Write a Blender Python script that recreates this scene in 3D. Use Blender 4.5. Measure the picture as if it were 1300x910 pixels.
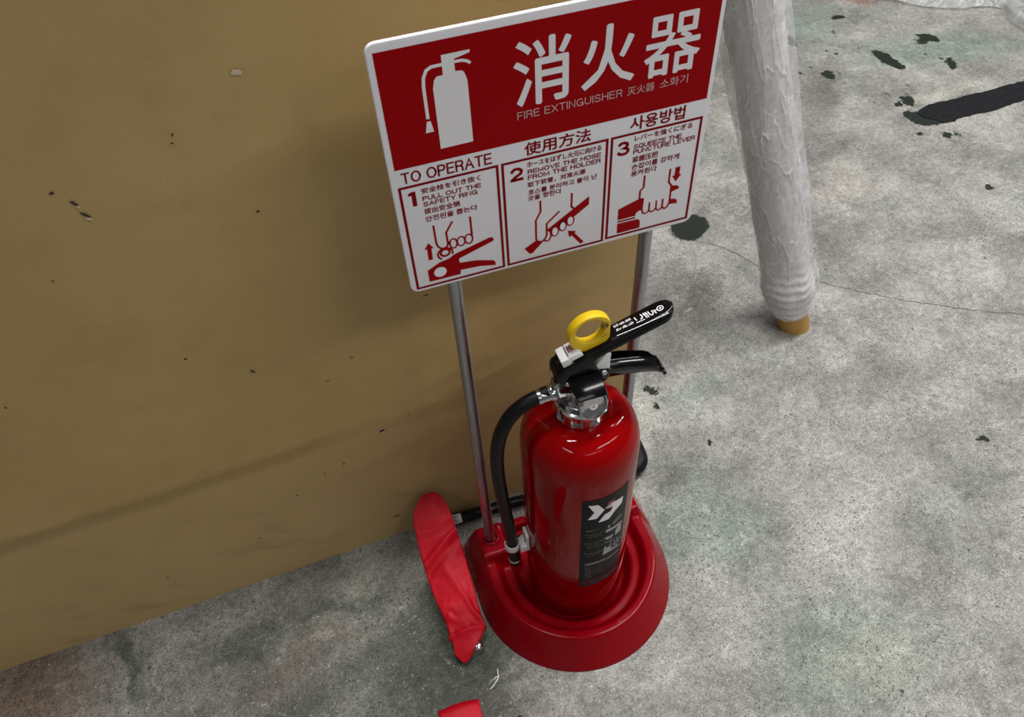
import bpy, bmesh, math, random
from math import sin, cos, pi, radians
from mathutils import Vector, Matrix, noise
from mathutils.geometry import tessellate_polygon

for o in list(bpy.data.objects):
    bpy.data.objects.remove(o)
SC = bpy.context.scene
COL = SC.collection

# ------------------------------------------------------------------ camera
cam_d = bpy.data.cameras.new('camera')
cam_d.sensor_fit = 'HORIZONTAL'; cam_d.sensor_width = 36.0
cam_d.lens = 993.775 / 1300 * 36.0
cam_d.clip_start = 0.02; cam_d.clip_end = 60
cam = bpy.data.objects.new('camera', cam_d); COL.objects.link(cam)
cam.matrix_world = (Matrix.Translation((-0.2227, -0.5144, 1.2222)) @ Matrix.Rotation(-0.2703, 4, 'Z')
                    @ Matrix.Rotation(0.7058, 4, 'X') @ Matrix.Rotation(-0.0690, 4, 'Z'))
SC.camera = cam

# ------------------------------------------------------------------ world, lights, exposure
W = bpy.data.worlds.new('hall'); SC.world = W; W.use_nodes = True
bg = W.node_tree.nodes['Background']
bg.inputs['Color'].default_value = (0.93, 0.96, 1.0, 1); bg.inputs['Strength'].default_value = 0.11

def tube_lamp(name, x, y, z, length, ang, power):
    l = bpy.data.lights.new(name, 'AREA'); l.shape = 'RECTANGLE'; l.size = length; l.size_y = 0.06
    l.energy = power; l.color = (1.0, 0.985, 0.96)
    o = bpy.data.objects.new(name, l); COL.objects.link(o)
    o.location = (x, y, z); o.rotation_euler = (0, 0, ang)
    return o
# rows of fluorescent battens under the roof of the hall
tube_lamp('fluorescent_light', 1.9, -1.5, 3.0, 2.4, radians(15), 54)
tube_lamp('fluorescent_light', 3.4, 0.8, 3.2, 2.4, radians(15), 66)
tube_lamp('fluorescent_light', 0.7, 0.5, 3.1, 2.4, radians(15), 82)
tube_lamp('fluorescent_light', 0.4, -3.4, 3.2, 2.4, radians(15), 18)
tube_lamp('fluorescent_light', 1.5, 3.2, 3.4, 2.4, radians(105), 50)
tube_lamp('fluorescent_light', -1.8, -1.6, 3.2, 1.2, radians(100), 12)

SC.view_settings.view_transform = 'Standard'; SC.view_settings.look = 'None'
SC.view_settings.gamma = 1.0; SC.view_settings.exposure = 0.0
SC.view_settings.use_curve_mapping = False

# ------------------------------------------------------------------ material helpers
class NT:
    def __init__(s, name):
        s.m = bpy.data.materials.new(name); s.m.use_nodes = True
        s.t = s.m.node_tree; s.N = s.t.nodes; s.L = s.t.links
        s.b = s.N['Principled BSDF']; s.out = s.N['Material Output']
    def node(s, typ, **kw):
        n = s.N.new(typ)
        for k, v in kw.items(): setattr(n, k, v)
        return n
    def put(s, sock, v):
        if hasattr(v, 'links') or isinstance(v, bpy.types.NodeSocket): s.L.new(v, sock)
        elif isinstance(v, (tuple, list)) and sock.type == 'RGBA' and len(v) == 3: sock.default_value = (*v, 1)
        else: sock.default_value = v
    def coord(s, kind='Object'):
        return s.node('ShaderNodeTexCoord').outputs[kind]
    def pos(s):
        return s.node('ShaderNodeNewGeometry').outputs['Position']
    def math(s, op, a, b=0.0, c=0.0, clamp=False):
        n = s.node('ShaderNodeMath', operation=op); n.use_clamp = clamp
        s.put(n.inputs[0], a); s.put(n.inputs[1], b); s.put(n.inputs[2], c)
        return n.outputs[0]
    def noise(s, vec, scale, detail=3, rough=0.5, dist=0.0, out=0):
        n = s.node('ShaderNodeTexNoise'); s.put(n.inputs['Vector'], vec)
        n.inputs['Scale'].default_value = scale; n.inputs['Detail'].default_value = detail
        n.inputs['Roughness'].default_value = rough; n.inputs['Distortion'].default_value = dist
        return n.outputs[out]
    def voro(s, vec, scale, feature='F1', out='Distance'):
        n = s.node('ShaderNodeTexVoronoi', feature=feature); s.put(n.inputs['Vector'], vec)
        n.inputs['Scale'].default_value = scale
        return n.outputs[out]
    def remap(s, v, a, b, c=0.0, d=1.0, smooth=True):
        n = s.node('ShaderNodeMapRange'); n.interpolation_type = 'SMOOTHSTEP' if smooth else 'LINEAR'
        s.put(n.inputs[0], v)
        for i, q in enumerate((a, b, c, d)): s.put(n.inputs[i + 1], q)
        return n.outputs[0]
    def mix(s, f, a, b, mode='MIX'):
        n = s.node('ShaderNodeMix', data_type='RGBA', blend_type=mode)
        s.put(n.inputs[0], f); s.put(n.inputs[6], a); s.put(n.inputs[7], b)
        return n.outputs[2]
    def mapping(s, vec, loc=(0, 0, 0), rot=(0, 0, 0), sc=(1, 1, 1), typ='TEXTURE'):
        n = s.node('ShaderNodeMapping', vector_type=typ); s.put(n.inputs[0], vec)
        n.inputs[1].default_value = loc; n.inputs[2].default_value = rot; n.inputs[3].default_value = sc
        return n.outputs[0]
    def length(s, vec):
        n = s.node('ShaderNodeVectorMath', operation='LENGTH'); s.put(n.inputs[0], vec)
        return n.outputs['Value']
    def vadd(s, a, b):
        n = s.node('ShaderNodeVectorMath', operation='ADD'); s.put(n.inputs[0], a); s.put(n.inputs[1], b)
        return n.outputs[0]
    def vscale(s, a, f):
        n = s.node('ShaderNodeVectorMath', operation='SCALE'); s.put(n.inputs[0], a); n.inputs['Scale'].default_value = f
        return n.outputs[0]
    def bump(s, h, strength=0.3, dist=0.001, normal=None):
        n = s.node('ShaderNodeBump'); n.inputs['Strength'].default_value = strength
        n.inputs['Distance'].default_value = dist; s.put(n.inputs['Height'], h)
        if normal is not None: s.L.new(normal, n.inputs['Normal'])
        return n.outputs[0]
    def fin(s, color=None, rough=None, normal=None, **kw):
        if color is not None: s.put(s.b.inputs['Base Color'], color)
        if rough is not None: s.put(s.b.inputs['Roughness'], rough)
        if normal is not None: s.L.new(normal, s.b.inputs['Normal'])
        for k, v in kw.items(): s.put(s.b.inputs[k.replace('_', ' ')], v)
        return s.m

def simple(name, col, rough=0.4, metal=0.0, var=0.06, scale=60, bump=0.0, coat=0.0, spec=0.5):
    n = NT(name); p = n.coord()
    f = n.noise(p, scale, 4)
    c = n.mix(f, tuple(max(0, x * (1 - var)) for x in col), tuple(min(1, x * (1 + var)) for x in col))
    r = n.remap(n.noise(p, scale * 0.4, 3), 0.3, 0.7, rough * 0.85, min(1, rough * 1.15))
    nor = n.bump(f, bump, 0.0005) if bump else None
    return n.fin(c, r, nor, Metallic=metal, Coat_Weight=coat, Coat_Roughness=0.06, Specular_IOR_Level=spec)

# floor -------------------------------------------------------------
def floor_material():
    n = NT('worn painted concrete'); p = n.pos()
    warp = n.vscale(n.vadd(n.noise(p, 9, 4, out=1), (-0.5, -0.5, -0.5)), 0.16)
    warpf = n.vscale(n.vadd(n.noise(p, 48, 6, 0.72, out=1), (-0.5, -0.5, -0.5)), 0.050)
    pw = n.vadd(n.vadd(p, warp), warpf)
    pf = n.vadd(p, warpf)
    def blob(cx, cy, rx, ry, ang=0, soft=0.6, fine=False):
        v = n.mapping(pf if fine else pw, (cx, cy, 0), (0, 0, radians(ang)), (rx, ry, 10))
        return n.remap(n.length(v), 1.0, 1.0 - soft, 0, 1)
    big = n.noise(p, 3.2, 6, 0.6)
    mid = n.noise(p, 14, 7, 0.68, 0.6)
    fine = n.noise(p, 130, 4, 0.7)
    grit = n.noise(p, 520, 2, 0.6)
    c = n.mix(n.remap(big, 0.35, 0.65), (0.245, 0.240, 0.232), (0.335, 0.328, 0.318))
    c = n.mix(n.math('MULTIPLY', n.remap(mid, 0.42, 0.66), 0.6), c, (0.345, 0.332, 0.324), 'MIX')
    # green coat remains
    g = n.remap(n.noise(p, 4.5, 6, 0.62, 0.3), 0.50, 0.66)
    c = n.mix(n.math('MULTIPLY', g, 0.35), c, (0.205, 0.235, 0.208))
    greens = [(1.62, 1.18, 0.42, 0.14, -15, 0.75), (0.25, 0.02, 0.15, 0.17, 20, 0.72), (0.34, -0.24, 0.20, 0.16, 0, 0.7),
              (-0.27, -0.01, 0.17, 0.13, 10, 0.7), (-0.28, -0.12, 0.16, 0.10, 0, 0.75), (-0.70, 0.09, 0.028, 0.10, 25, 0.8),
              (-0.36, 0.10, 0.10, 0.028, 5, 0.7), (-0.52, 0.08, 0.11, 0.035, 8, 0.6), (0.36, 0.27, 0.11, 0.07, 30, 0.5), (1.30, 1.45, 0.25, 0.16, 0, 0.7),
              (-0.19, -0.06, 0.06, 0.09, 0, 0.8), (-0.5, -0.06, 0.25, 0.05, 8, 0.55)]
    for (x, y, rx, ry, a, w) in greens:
        c = n.mix(n.math('MULTIPLY', blob(x, y, rx, ry, a, 0.8), min(1, w * 1.25)), c, (0.125, 0.150, 0.122) if x < 0 else (0.215, 0.258, 0.228))  # darker green on the left: shade beside the base is painted in too
    # brown / pink bare zones
    for (x, y, rx, ry, a, w, col) in [(-0.86, 0.10, 0.16, 0.16, 0, 0.9, (0.215, 0.155, 0.125)), (-0.46, 0.03, 0.18, 0.05, 10, 0.6, (0.34, 0.29, 0.25)),
                                      (0.72, -0.42, 0.16, 0.12, 0, 0.35, (0.42, 0.35, 0.29)), (0.37, -0.26, 0.10, 0.08, 0, 0.35, (0.45, 0.40, 0.36)),
                                      (1.56, 1.56, 0.16, 0.085, -20, 1.0, (0.27, 0.165, 0.135)), (0.98, 0.74, 0.2, 0.10, 0, 0.4, (0.40, 0.36, 0.33)),
                                      (-0.18, -0.20, 0.12, 0.06, 0, 0.3, (0.3, 0.2, 0.19)), (1.75, 0.78, 0.3, 0.10, 20, 0.55, (0.50, 0.49, 0.46)),
                                      (1.45, 0.98, 0.3, 0.035, 5, 0.5, (0.48, 0.46, 0.42)), (-0.33, 0.125, 0.07, 0.035, 0, 0.75, (0.50, 0.48, 0.44)), (-0.62, 0.03, 0.10, 0.02, 12, 0.5, (0.40, 0.37, 0.33)),
                                      (0.22, 0.25, 0.05, 0.13, -10, 0.6, (0.47, 0.46, 0.42)), (0.43, 0.25, 0.05, 0.10, 0, 0.4, (0.46, 0.45, 0.42))]:
        c = n.mix(n.math('MULTIPLY', blob(x, y, rx, ry, a, 0.85), w), c, col)
    # grimy zones; those left of the base also paint its cast shadow
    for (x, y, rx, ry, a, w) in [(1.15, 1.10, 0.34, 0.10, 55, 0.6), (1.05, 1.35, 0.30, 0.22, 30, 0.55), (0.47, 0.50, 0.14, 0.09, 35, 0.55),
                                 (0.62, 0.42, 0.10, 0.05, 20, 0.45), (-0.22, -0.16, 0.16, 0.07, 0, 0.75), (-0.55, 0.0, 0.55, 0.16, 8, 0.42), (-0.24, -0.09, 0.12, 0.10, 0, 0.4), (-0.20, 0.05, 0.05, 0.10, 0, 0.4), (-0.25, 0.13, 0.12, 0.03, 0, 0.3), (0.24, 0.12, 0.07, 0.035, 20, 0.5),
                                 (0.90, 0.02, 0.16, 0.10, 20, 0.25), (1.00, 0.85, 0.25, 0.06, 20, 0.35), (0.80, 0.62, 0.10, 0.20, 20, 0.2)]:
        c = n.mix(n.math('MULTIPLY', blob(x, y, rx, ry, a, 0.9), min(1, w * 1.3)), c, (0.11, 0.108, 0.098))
    # scraped pale marks
    scr = n.noise(n.mapping(p, (0, 0, 0), (0, 0, radians(12)), (0.35, 0.035, 1)), 2.6, 5, 0.65, 0.8)
    c = n.mix(n.math('MULTIPLY', n.remap(scr, 0.60, 0.70), 0.30), c, (0.50, 0.48, 0.44))
    c = n.mix(n.math('MULTIPLY', n.remap(n.noise(p, 22, 8, 0.75, 1.2), 0.57, 0.68), 0.5), c, (0.52, 0.505, 0.47))
    c = n.mix(n.math('MULTIPLY', n.remap(n.noise(n.vadd(p, (5, 3, 0)), 26, 8, 0.75, 0.8), 0.56, 0.70), 0.45), c, (0.15, 0.148, 0.135))
    # mottling and grain at several sizes
    def layer(c, f, lo, hi, a, b): return n.mix(1.0, c, n.mix(n.remap(f, lo, hi, 0, 1, False), (a, a, a), (b, b, b * 0.985)), 'MULTIPLY')
    c = layer(c, n.noise(p, 6.5, 12, 0.80, 0.3), 0.38, 0.62, 0.66, 1.20)
    c = layer(c, n.noise(n.vadd(p, (3, 9, 0)), 75, 12, 0.95, 0.2), 0.41, 0.59, 0.56, 1.36)
    c = layer(c, n.noise(n.vadd(p, (5, 1, 0)), 360, 6, 0.95), 0.40, 0.60, 0.48, 1.50)
    c = layer(c, n.noise(n.vadd(p, (1, 1, 0)), 800, 2, 0.6), 0.34, 0.66, 0.70, 1.22)
    # fine pale scrapes and dark pores
    c = n.mix(n.math('MULTIPLY', n.remap(n.noise(n.mapping(p, (0, 0, 0), (0, 0, radians(28)), (1, 0.12, 1)), 34, 6, 0.8, 0.5), 0.60, 0.68), 0.30), c, (0.55, 0.535, 0.51))
    c = n.mix(n.math('MULTIPLY', n.remap(n.noise(n.vadd(p, (8, 2, 0)), 150, 8, 0.8, 0.5), 0.60, 0.68), 0.65), c, (0.085, 0.083, 0.077))
    pit = n.math('MULTIPLY', n.remap(n.voro(p, 200), 0.36, 0.24), n.remap(n.noise(p, 7, 4, 0.7), 0.40, 0.62, 0.25, 1.0))
    pit = n.math('MULTIPLY', pit, n.remap(n.noise(n.vadd(p, (4, 4, 0)), 160, 1), 0.45, 0.55))
    c = n.mix(n.math('MULTIPLY', pit, 0.85), c, (0.05, 0.05, 0.046))
    salt = n.math('MULTIPLY', n.remap(n.voro(n.vadd(p, (3.1, 0.7, 0)), 170), 0.30, 0.20), n.remap(n.noise(n.vadd(p, (6, 1, 0)), 90, 2), 0.52, 0.60))
    c = n.mix(n.math('MULTIPLY', salt, 0.38), c, (0.55, 0.54, 0.52))
    chip = n.math('MULTIPLY', n.remap(n.voro(n.vadd(p, (1.3, 2.7, 0)), 42), 0.055, 0.03), n.remap(n.noise(p, 31, 1), 0.52, 0.56))
    c = n.mix(chip, c, (0.75, 0.74, 0.70))
    dot = n.math('MULTIPLY', n.remap(n.voro(n.vadd(pf, (7.3, 1.7, 0)), 27), 0.085, 0.06), n.remap(n.noise(p, 13, 1), 0.50, 0.54))
    c = n.mix(dot, c, (0.035, 0.037, 0.032))
    # dense dark flecks in the far green part
    dm = blob(1.42, 1.25, 0.42, 0.30, 0, 0.4)
    dots2 = n.math('MULTIPLY', n.remap(n.voro(n.vadd(pf, (2.1, 4.1, 0)), 30), 0.22, 0.17), n.math('MULTIPLY', dm, n.remap(n.noise(p, 16, 2), 0.54, 0.6)))
    c = n.mix(dots2, c, (0.03, 0.04, 0.03))
    # dark paint patches with a shape of their own
    dark = [(0.575, 0.728, 0.050, 0.042, 20), (1.445, 1.185, 0.022, 0.062, 8), (1.628, 1.247, 0.032, 0.020, -50), (1.594, 1.10, 0.034, 0.013, 60),
            (1.365, 0.985, 0.026, 0.018, 70), (1.332, 0.980, 0.013, 0.012, 0), (1.335, 0.905, 0.024, 0.040, 15), (1.36, 0.895, 0.03, 0.03, 0), (1.365, 0.885, 0.05, 0.022, -20),
            (1.297, 0.842, 0.008, 0.010, 0), (1.356, 0.813, 0.013, 0.012, 0), (1.385, 0.806, 0.008, 0.010, 0), (1.308, 0.5946, 0.010, 0.008, 0),
            (1.245, 1.390, 0.02, 0.03, 0), (1.46, 1.459, 0.022, 0.012, 0), (0.801, 0.000, 0.0085, 0.006, 0), (0.335, 0.165, 0.006, 0.006, 0),
            (1.60, 1.235, 0.018, 0.014, 0), (0.285, 0.315, 0.010, 0.014, 20), (0.275, 0.275, 0.007, 0.006, 0), (-0.155, -0.175, 0.007, 0.005, 0), (1.245, 1.18, 0.018, 0.026, 0)]
    for (x, y, rx, ry, a) in dark:
        c = n.mix(blob(x, y, rx * 1.1, ry * 1.1, a, 0.14, True), c, (0.017, 0.022, 0.017))
    rr = n.remap(n.noise(p, 10, 5), 0.3, 0.7, 0.42, 0.66)
    h = n.math('ADD', n.math('MULTIPLY', fine, 0.6), n.math('MULTIPLY', grit, 0.4))
    return n.fin(c, rr, n.bump(h, 0.35, 0.0012), Specular_IOR_Level=0.12)

def board_material():
    n = NT('brown kraft faced board'); p = n.pos()
    sep = n.node('ShaderNodeSeparateXYZ'); n.L.new(p, sep.inputs[0]); x, z = sep.outputs[0], sep.outputs[2]
    c = n.mix(n.remap(n.noise(p, 2.2, 5, 0.55), 0.35, 0.65), (0.455, 0.313, 0.122), (0.53, 0.372, 0.155))
    c = n.mix(n.math('MULTIPLY', n.remap(n.noise(p, 11, 6, 0.6), 0.5, 0.75), 0.35), c, (0.33, 0.222, 0.085))
    zz = n.math('ADD', z, n.math('MULTIPLY', n.math('ADD', n.noise(p, 3.0, 4), -0.5), 0.05))
    band = n.math('MULTIPLY', n.remap(n.math('ABSOLUTE', n.math('SUBTRACT', zz, 0.303)), 0.022, 0.004), n.remap(x, -0.25, -0.38, 0.35, 1.0))
    c = n.mix(n.math('MULTIPLY', band, 0.50), c, (0.24, 0.15, 0.052))
    low = n.remap(zz, 0.31, 0.28)
    c = n.mix(n.math('MULTIPLY', low, 0.35), c, (0.44, 0.305, 0.150))
    smear = n.noise(n.mapping(p, (0, 0, 0), (0, radians(25), 0), (0.16, 0.16, 0.05)), 1.6, 5, 0.6)
    c = n.mix(n.math('MULTIPLY', n.remap(smear, 0.56, 0.72), n.math('MULTIPLY', n.remap(z, 0.35, 0.0), 0.4)), c, (0.27, 0.175, 0.075))
    fib = n.noise(n.mapping(p, (0, 0, 0), (0, 0, 0), (1, 1, 0.25)), 260, 3, 0.7)
    c = n.mix(1.0, c, n.mix(fib, (0.86, 0.86, 0.86), (1.14, 1.14, 1.14)), 'MULTIPLY')
    spots = n.math('MULTIPLY', n.remap(n.voro(p, 16), 0.06, 0.03), n.remap(n.noise(p, 9, 1), 0.50, 0.56))
    c = n.mix(n.math('MULTIPLY', spots, 0.55), c, (0.11, 0.065, 0.025))
    scr = n.math('MULTIPLY', n.remap(n.noise(n.mapping(p, (0, 0, 0), (0, radians(-58), 0), (1, 1, 0.03)), 55, 2, 0.4), 0.74, 0.78), 0.35)
    c = n.mix(scr, c, (0.42, 0.32, 0.17))
    return n.fin(c, n.remap(n.noise(p, 20, 4), 0.3, 0.7, 0.42, 0.55), n.bump(n.noise(p, 35, 6, 0.6), 0.12, 0.001), Specular_IOR_Level=0.4)

def glossy_paint(name, col, rough, scratch=0.0, spec=0.45):
    n = NT(name); p = n.coord()
    f = n.noise(p, 25, 4)
    c = n.mix(f, tuple(v * 0.94 for v in col), tuple(min(1, v * 1.06) for v in col))
    if scratch:
        s = n.remap(n.noise(n.mapping(p, (0, 0, 0), (0.3, 0.5, 0.9), (1, 0.06, 1)), 90, 3, 0.6), 0.70, 0.76)
        c = n.mix(n.math('MULTIPLY', s, scratch), c, tuple(min(1, v + 0.12) for v in col))
    r = n.remap(n.noise(p, 18, 5), 0.3, 0.7, rough * 0.8, rough * 1.25)
    return n.fin(c, r, n.bump(n.noise(p, 30, 2), 0.03, 0.001), Specular_IOR_Level=spec)

def metal(name, col=(0.75, 0.75, 0.76), rough=0.2, brushed=False):
    n = NT(name); p = n.coord()
    v = n.mapping(p, (0, 0, 0), (0, 0, 0), (1, 1, 8)) if brushed else p
    f = n.noise(v, 120, 3)
    c = n.mix(n.noise(p, 20, 4), tuple(x * 0.85 for x in col), col)
    return n.fin(c, n.remap(f, 0.3, 0.7, rough * 0.75, rough * 1.35), n.bump(f, 0.05, 0.0003), Metallic=1.0)

def film(name, alpha, col=(0.85, 0.86, 0.88), bumps=True):
    n = NT(name); p = n.coord()
    n.fin(col, 0.22, Specular_IOR_Level=0.6)
    h = n.noise(p, 30, 6, 0.7, 1.0)
    bn = n.bump(h, 0.8, 0.004)
    n.L.new(bn, n.b.inputs['Normal'])
    tr = n.node('ShaderNodeBsdfTransparent'); mx = n.node('ShaderNodeMixShader')
    fold = n.remap(n.noise(n.mapping(p, (0, 0, 0), (0, 0, 0.4), (1, 0.4, 1)), 22, 5, 0.6, 1.0), 0.45, 0.65, alpha * 0.75, min(1, alpha * 1.5))
    n.L.new(fold, mx.inputs[0]); n.L.new(tr.outputs[0], mx.inputs[1]); n.L.new(n.b.outputs[0], mx.inputs[2])
    n.L.new(mx.outputs[0], n.out.inputs[0])
    return n.m

def wrap_material():
    n = NT('crinkled white wrapping film'); p = n.coord()
    sep = n.node('ShaderNodeSeparateXYZ'); n.L.new(p, sep.inputs[0]); x, z = sep.outputs[0], sep.outputs[2]
    dv = n.node('ShaderNodeTexVoronoi', feature='DISTANCE_TO_EDGE')
    w = n.vscale(n.vadd(n.noise(p, 25, 4, out=1), (-0.5, -0.5, -0.5)), 0.05)
    n.L.new(n.mapping(n.vadd(p, w), (0, 0, 0), (0, 0, 0), (1, 1, 2.6)), dv.inputs['Vector']); dv.inputs['Scale'].default_value = 38
    line = n.remap(dv.outputs['Distance'], 0.07, 0.0)
    mask = n.remap(n.noise(p, 9, 3), 0.35, 0.6)
    line = n.math('MULTIPLY', line, mask)
    c = n.mix(n.noise(p, 14, 5), (0.48, 0.455, 0.45), (0.72, 0.705, 0.72))
    c = n.mix(n.math('MULTIPLY', line, 0.9), c, (0.92, 0.92, 0.92))
    h = n.math('ADD', n.math('MULTIPLY', line, 0.5), n.noise(p, 18, 6, 0.6, 0.6))
    return n.fin(c, 0.26, n.bump(h, 0.25, 0.003), Specular_IOR_Level=0.6, Subsurface_Weight=0.1, Subsurface_Radius=(0.01, 0.01, 0.01), Subsurface_Scale=0.5)

def vinyl_material():
    n = NT('red woven vinyl cloth'); p = n.coord()
    sep = n.node('ShaderNodeSeparateXYZ'); n.L.new(p, sep.inputs[0])
    wv = n.math('MULTIPLY', n.math('SINE', n.math('MULTIPLY', sep.outputs[1], 3400)), n.math('SINE', n.math('MULTIPLY', sep.outputs[0], 1500)))
    c = n.mix(n.noise(p, 16, 5), (0.46, 0.002, 0.012), (0.58, 0.004, 0.018))
    c = n.mix(n.math('MULTIPLY', n.remap(n.noise(p, 30, 6, 0.7), 0.52, 0.72), 0.35), c, (0.22, 0.004, 0.01))
    b1 = n.bump(n.noise(p, 45, 5, 0.6), 0.5, 0.003)
    return n.fin(c, 0.40, n.bump(wv, 0.25, 0.0004, b1), Specular_IOR_Level=0.22)

M = {}
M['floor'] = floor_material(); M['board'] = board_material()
M['board_edge'] = simple('board core', (0.42, 0.31, 0.16), 0.8, var=0.25, scale=120, bump=0.4)
M['red_plastic'] = glossy_paint('red moulded plastic', (0.225, 0.0005, 0.005), 0.17, 0.10, 0.16)
M['red_paint'] = glossy_paint('red enamel paint', (0.24, 0.0003, 0.0008), 0.045, 0.03, 0.15)
M['chrome'] = metal('bright chrome', (0.66, 0.66, 0.67), 0.15)
M['steel'] = metal('satin steel tube', (0.44, 0.45, 0.47), 0.33, True)
M['nut'] = metal('dull zinc', (0.42, 0.43, 0.45), 0.26)
M['black_gloss'] = glossy_paint('black enamel', (0.002, 0.002, 0.002), 0.14, 0.0, 0.28)
M['rubber'] = simple('black rubber', (0.004, 0.004, 0.0045), 0.42, scale=90, bump=0.1, spec=0.22)
M['tube_black'] = simple('black coated tube', (0.006, 0.006, 0.008), 0.27, var=0.3, scale=40, spec=0.4)
M['yellow'] = simple('yellow plastic', (0.74, 0.50, 0.006), 0.32, var=0.05, bump=0.05)
M['white'] = simple('white plastic', (0.78, 0.78, 0.77), 0.3, var=0.03)
M['white_dull'] = simple('white nylon', (0.62, 0.61, 0.62), 0.35, var=0.05)
M['sign_white'] = simple('white sign plastic', (0.88, 0.865, 0.91), 0.32, var=0.03, scale=30)
M['sign_red'] = simple('red sign ink', (0.34, 0.0006, 0.003), 0.4, var=0.03, scale=30, spec=0.08)
M['sign_dark_red'] = simple('dark red sign ink', (0.24, 0.0010, 0.006), 0.4, var=0.03, scale=30, spec=0.08)
M['print_white'] = simple('white print', (0.86, 0.84, 0.87), 0.35, var=0.02)
M['print_pink'] = simple('thin pale print', (0.62, 0.42, 0.43), 0.35, var=0.03)
M['label_black'] = simple('black label film', (0.010, 0.012, 0.012), 0.3, var=0.1, spec=0.05)
M['label_grey'] = simple('grey label ink', (0.33, 0.34, 0.34), 0.35)
M['label_dim'] = simple('dim grey label ink', (0.10, 0.105, 0.105), 0.35)
M['label_red'] = simple('dark red label ink', (0.20, 0.008, 0.012), 0.35)
M['label_purple'] = simple('maroon label ink', (0.035, 0.002, 0.010), 0.3, spec=0.1)
M['black_print'] = simple('black print', (0.015, 0.015, 0.015), 0.4)
M['tape'] = simple('black floor tape', (0.012, 0.0115, 0.014), 0.6, var=0.6, scale=90, bump=0.7, spec=0.10)
M['core'] = simple('orange brown cardboard core', (0.42, 0.235, 0.055), 0.7, var=0.12, scale=60, bump=0.2)
M['wrap'] = wrap_material(); M['film'] = film('clear film layer', 0.34, (0.72, 0.72, 0.74)); M['sheet'] = film('polythene sheet', 0.42, (0.55, 0.56, 0.57))
M['thin_sheet'] = film('thin clear sheet', 0.30, (0.30, 0.34, 0.31))
M['vinyl'] = vinyl_material()
M['lens'] = None
def glass():
    n = NT('gauge glass'); n.fin((0.9, 0.9, 0.9), 0.05, Specular_IOR_Level=0.8)
    tr = n.node('ShaderNodeBsdfTransparent'); mx = n.node('ShaderNodeMixShader'); mx.inputs[0].default_value = 0.10
    n.L.new(tr.outputs[0], mx.inputs[1]); n.L.new(n.b.outputs[0], mx.inputs[2]); n.L.new(mx.outputs[0], n.out.inputs[0])
    return n.m
M['lens'] = glass()
M['dial'] = simple('grey gauge dial', (0.07, 0.07, 0.07), 0.3)
M['hole'] = simple('dark hole', (0.01, 0.006, 0.006), 0.6)
M['plywood'] = simple('scrap chip', (0.7, 0.68, 0.62), 0.7)

# ------------------------------------------------------------------ mesh helpers
def link(name, bm, mat, parent=None, smooth=False, loc=None):
    me = bpy.data.meshes.new(name)
    bm.normal_update(); bm.to_mesh(me); bm.free()
    mats = mat if isinstance(mat, (list, tuple)) else [mat]
    for m in mats: me.materials.append(m)
    if smooth:
        for f in me.polygons: f.use_smooth = True
    o = bpy.data.objects.new(name, me); COL.objects.link(o)
    if parent is not None: o.parent = parent
    if loc is not None: o.location = loc
    return o

def bevel_mod(o, w, seg=3, ang=35):
    m = o.modifiers.new('bevel', 'BEVEL'); m.width = w; m.segments = seg; m.limit_method = 'ANGLE'; m.angle_limit = radians(ang)
    for f in o.data.polygons: f.use_smooth = True
    return o

def smooth_by_angle(o, ang=40):
    """sharp edges split so that smooth shading keeps creases"""
    bm = bmesh.new(); bm.from_mesh(o.data)
    for e in bm.edges:
        if len(e.link_faces) == 2 and e.calc_face_angle(0) > radians(ang): e.smooth = False
    bm.to_mesh(o.data); bm.free()
    for f in o.data.polygons: f.use_smooth = True
    return o

def empty(name, loc=(0, 0, 0), label=None, cat=None, group=None):
    o = bpy.data.objects.new(name, None); COL.objects.link(o); o.location = loc; o.empty_display_size = 0.05
    tag(o, label, cat, group); return o

def tag(o, label=None, cat=None, group=None, kind=None):
    if label: o['label'] = label
    if cat: o['category'] = cat
    if group: o['group'] = group
    if kind: o['kind'] = kind
    return o

def box(bm, x0, x1, y0, y1, z0, z1, mi=0):
    v = [bm.verts.new(p) for p in ((x0, y0, z0), (x1, y0, z0), (x1, y1, z0), (x0, y1, z0), (x0, y0, z1), (x1, y0, z1), (x1, y1, z1), (x0, y1, z1))]
    for q in ((0, 3, 2, 1), (4, 5, 6, 7), (0, 1, 5, 4), (1, 2, 6, 5), (2, 3, 7, 6), (3, 0, 4, 7)):
        f = bm.faces.new([v[i] for i in q]); f.material_index = mi
    return v

def lathe(bm, prof, seg=64, axis=None, origin=(0, 0, 0), rfun=None):
    """prof: list of (r, h). axis: direction Vector (default z)"""
    ax = Vector(axis).normalized() if axis is not None else Vector((0, 0, 1))
    a = ax.orthogonal().normalized() if axis is not None else Vector((1, 0, 0))
    b = ax.cross(a); O = Vector(origin); rings = []
    for k, (r, h) in enumerate(prof):
        if r < 1e-6: rings.append([bm.verts.new(O + ax * h)])
        else:
            rings.append([bm.verts.new(O + ax * h + (a * cos(t) + b * sin(t)) * (rfun(r, h, t) if rfun else r))
                          for t in (2 * pi * i / seg for i in range(seg))])
    for A, B in zip(rings, rings[1:]):
        for i in range(seg):
            j = (i + 1) % seg
            if len(A) == 1 and len(B) == 1: continue
            if len(A) == 1: bm.faces.new((A[0], B[j], B[i]))
            elif len(B) == 1: bm.faces.new((A[i], A[j], B[0]))
            else: bm.faces.new((A[i], A[j], B[j], B[i]))
    return rings

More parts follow.
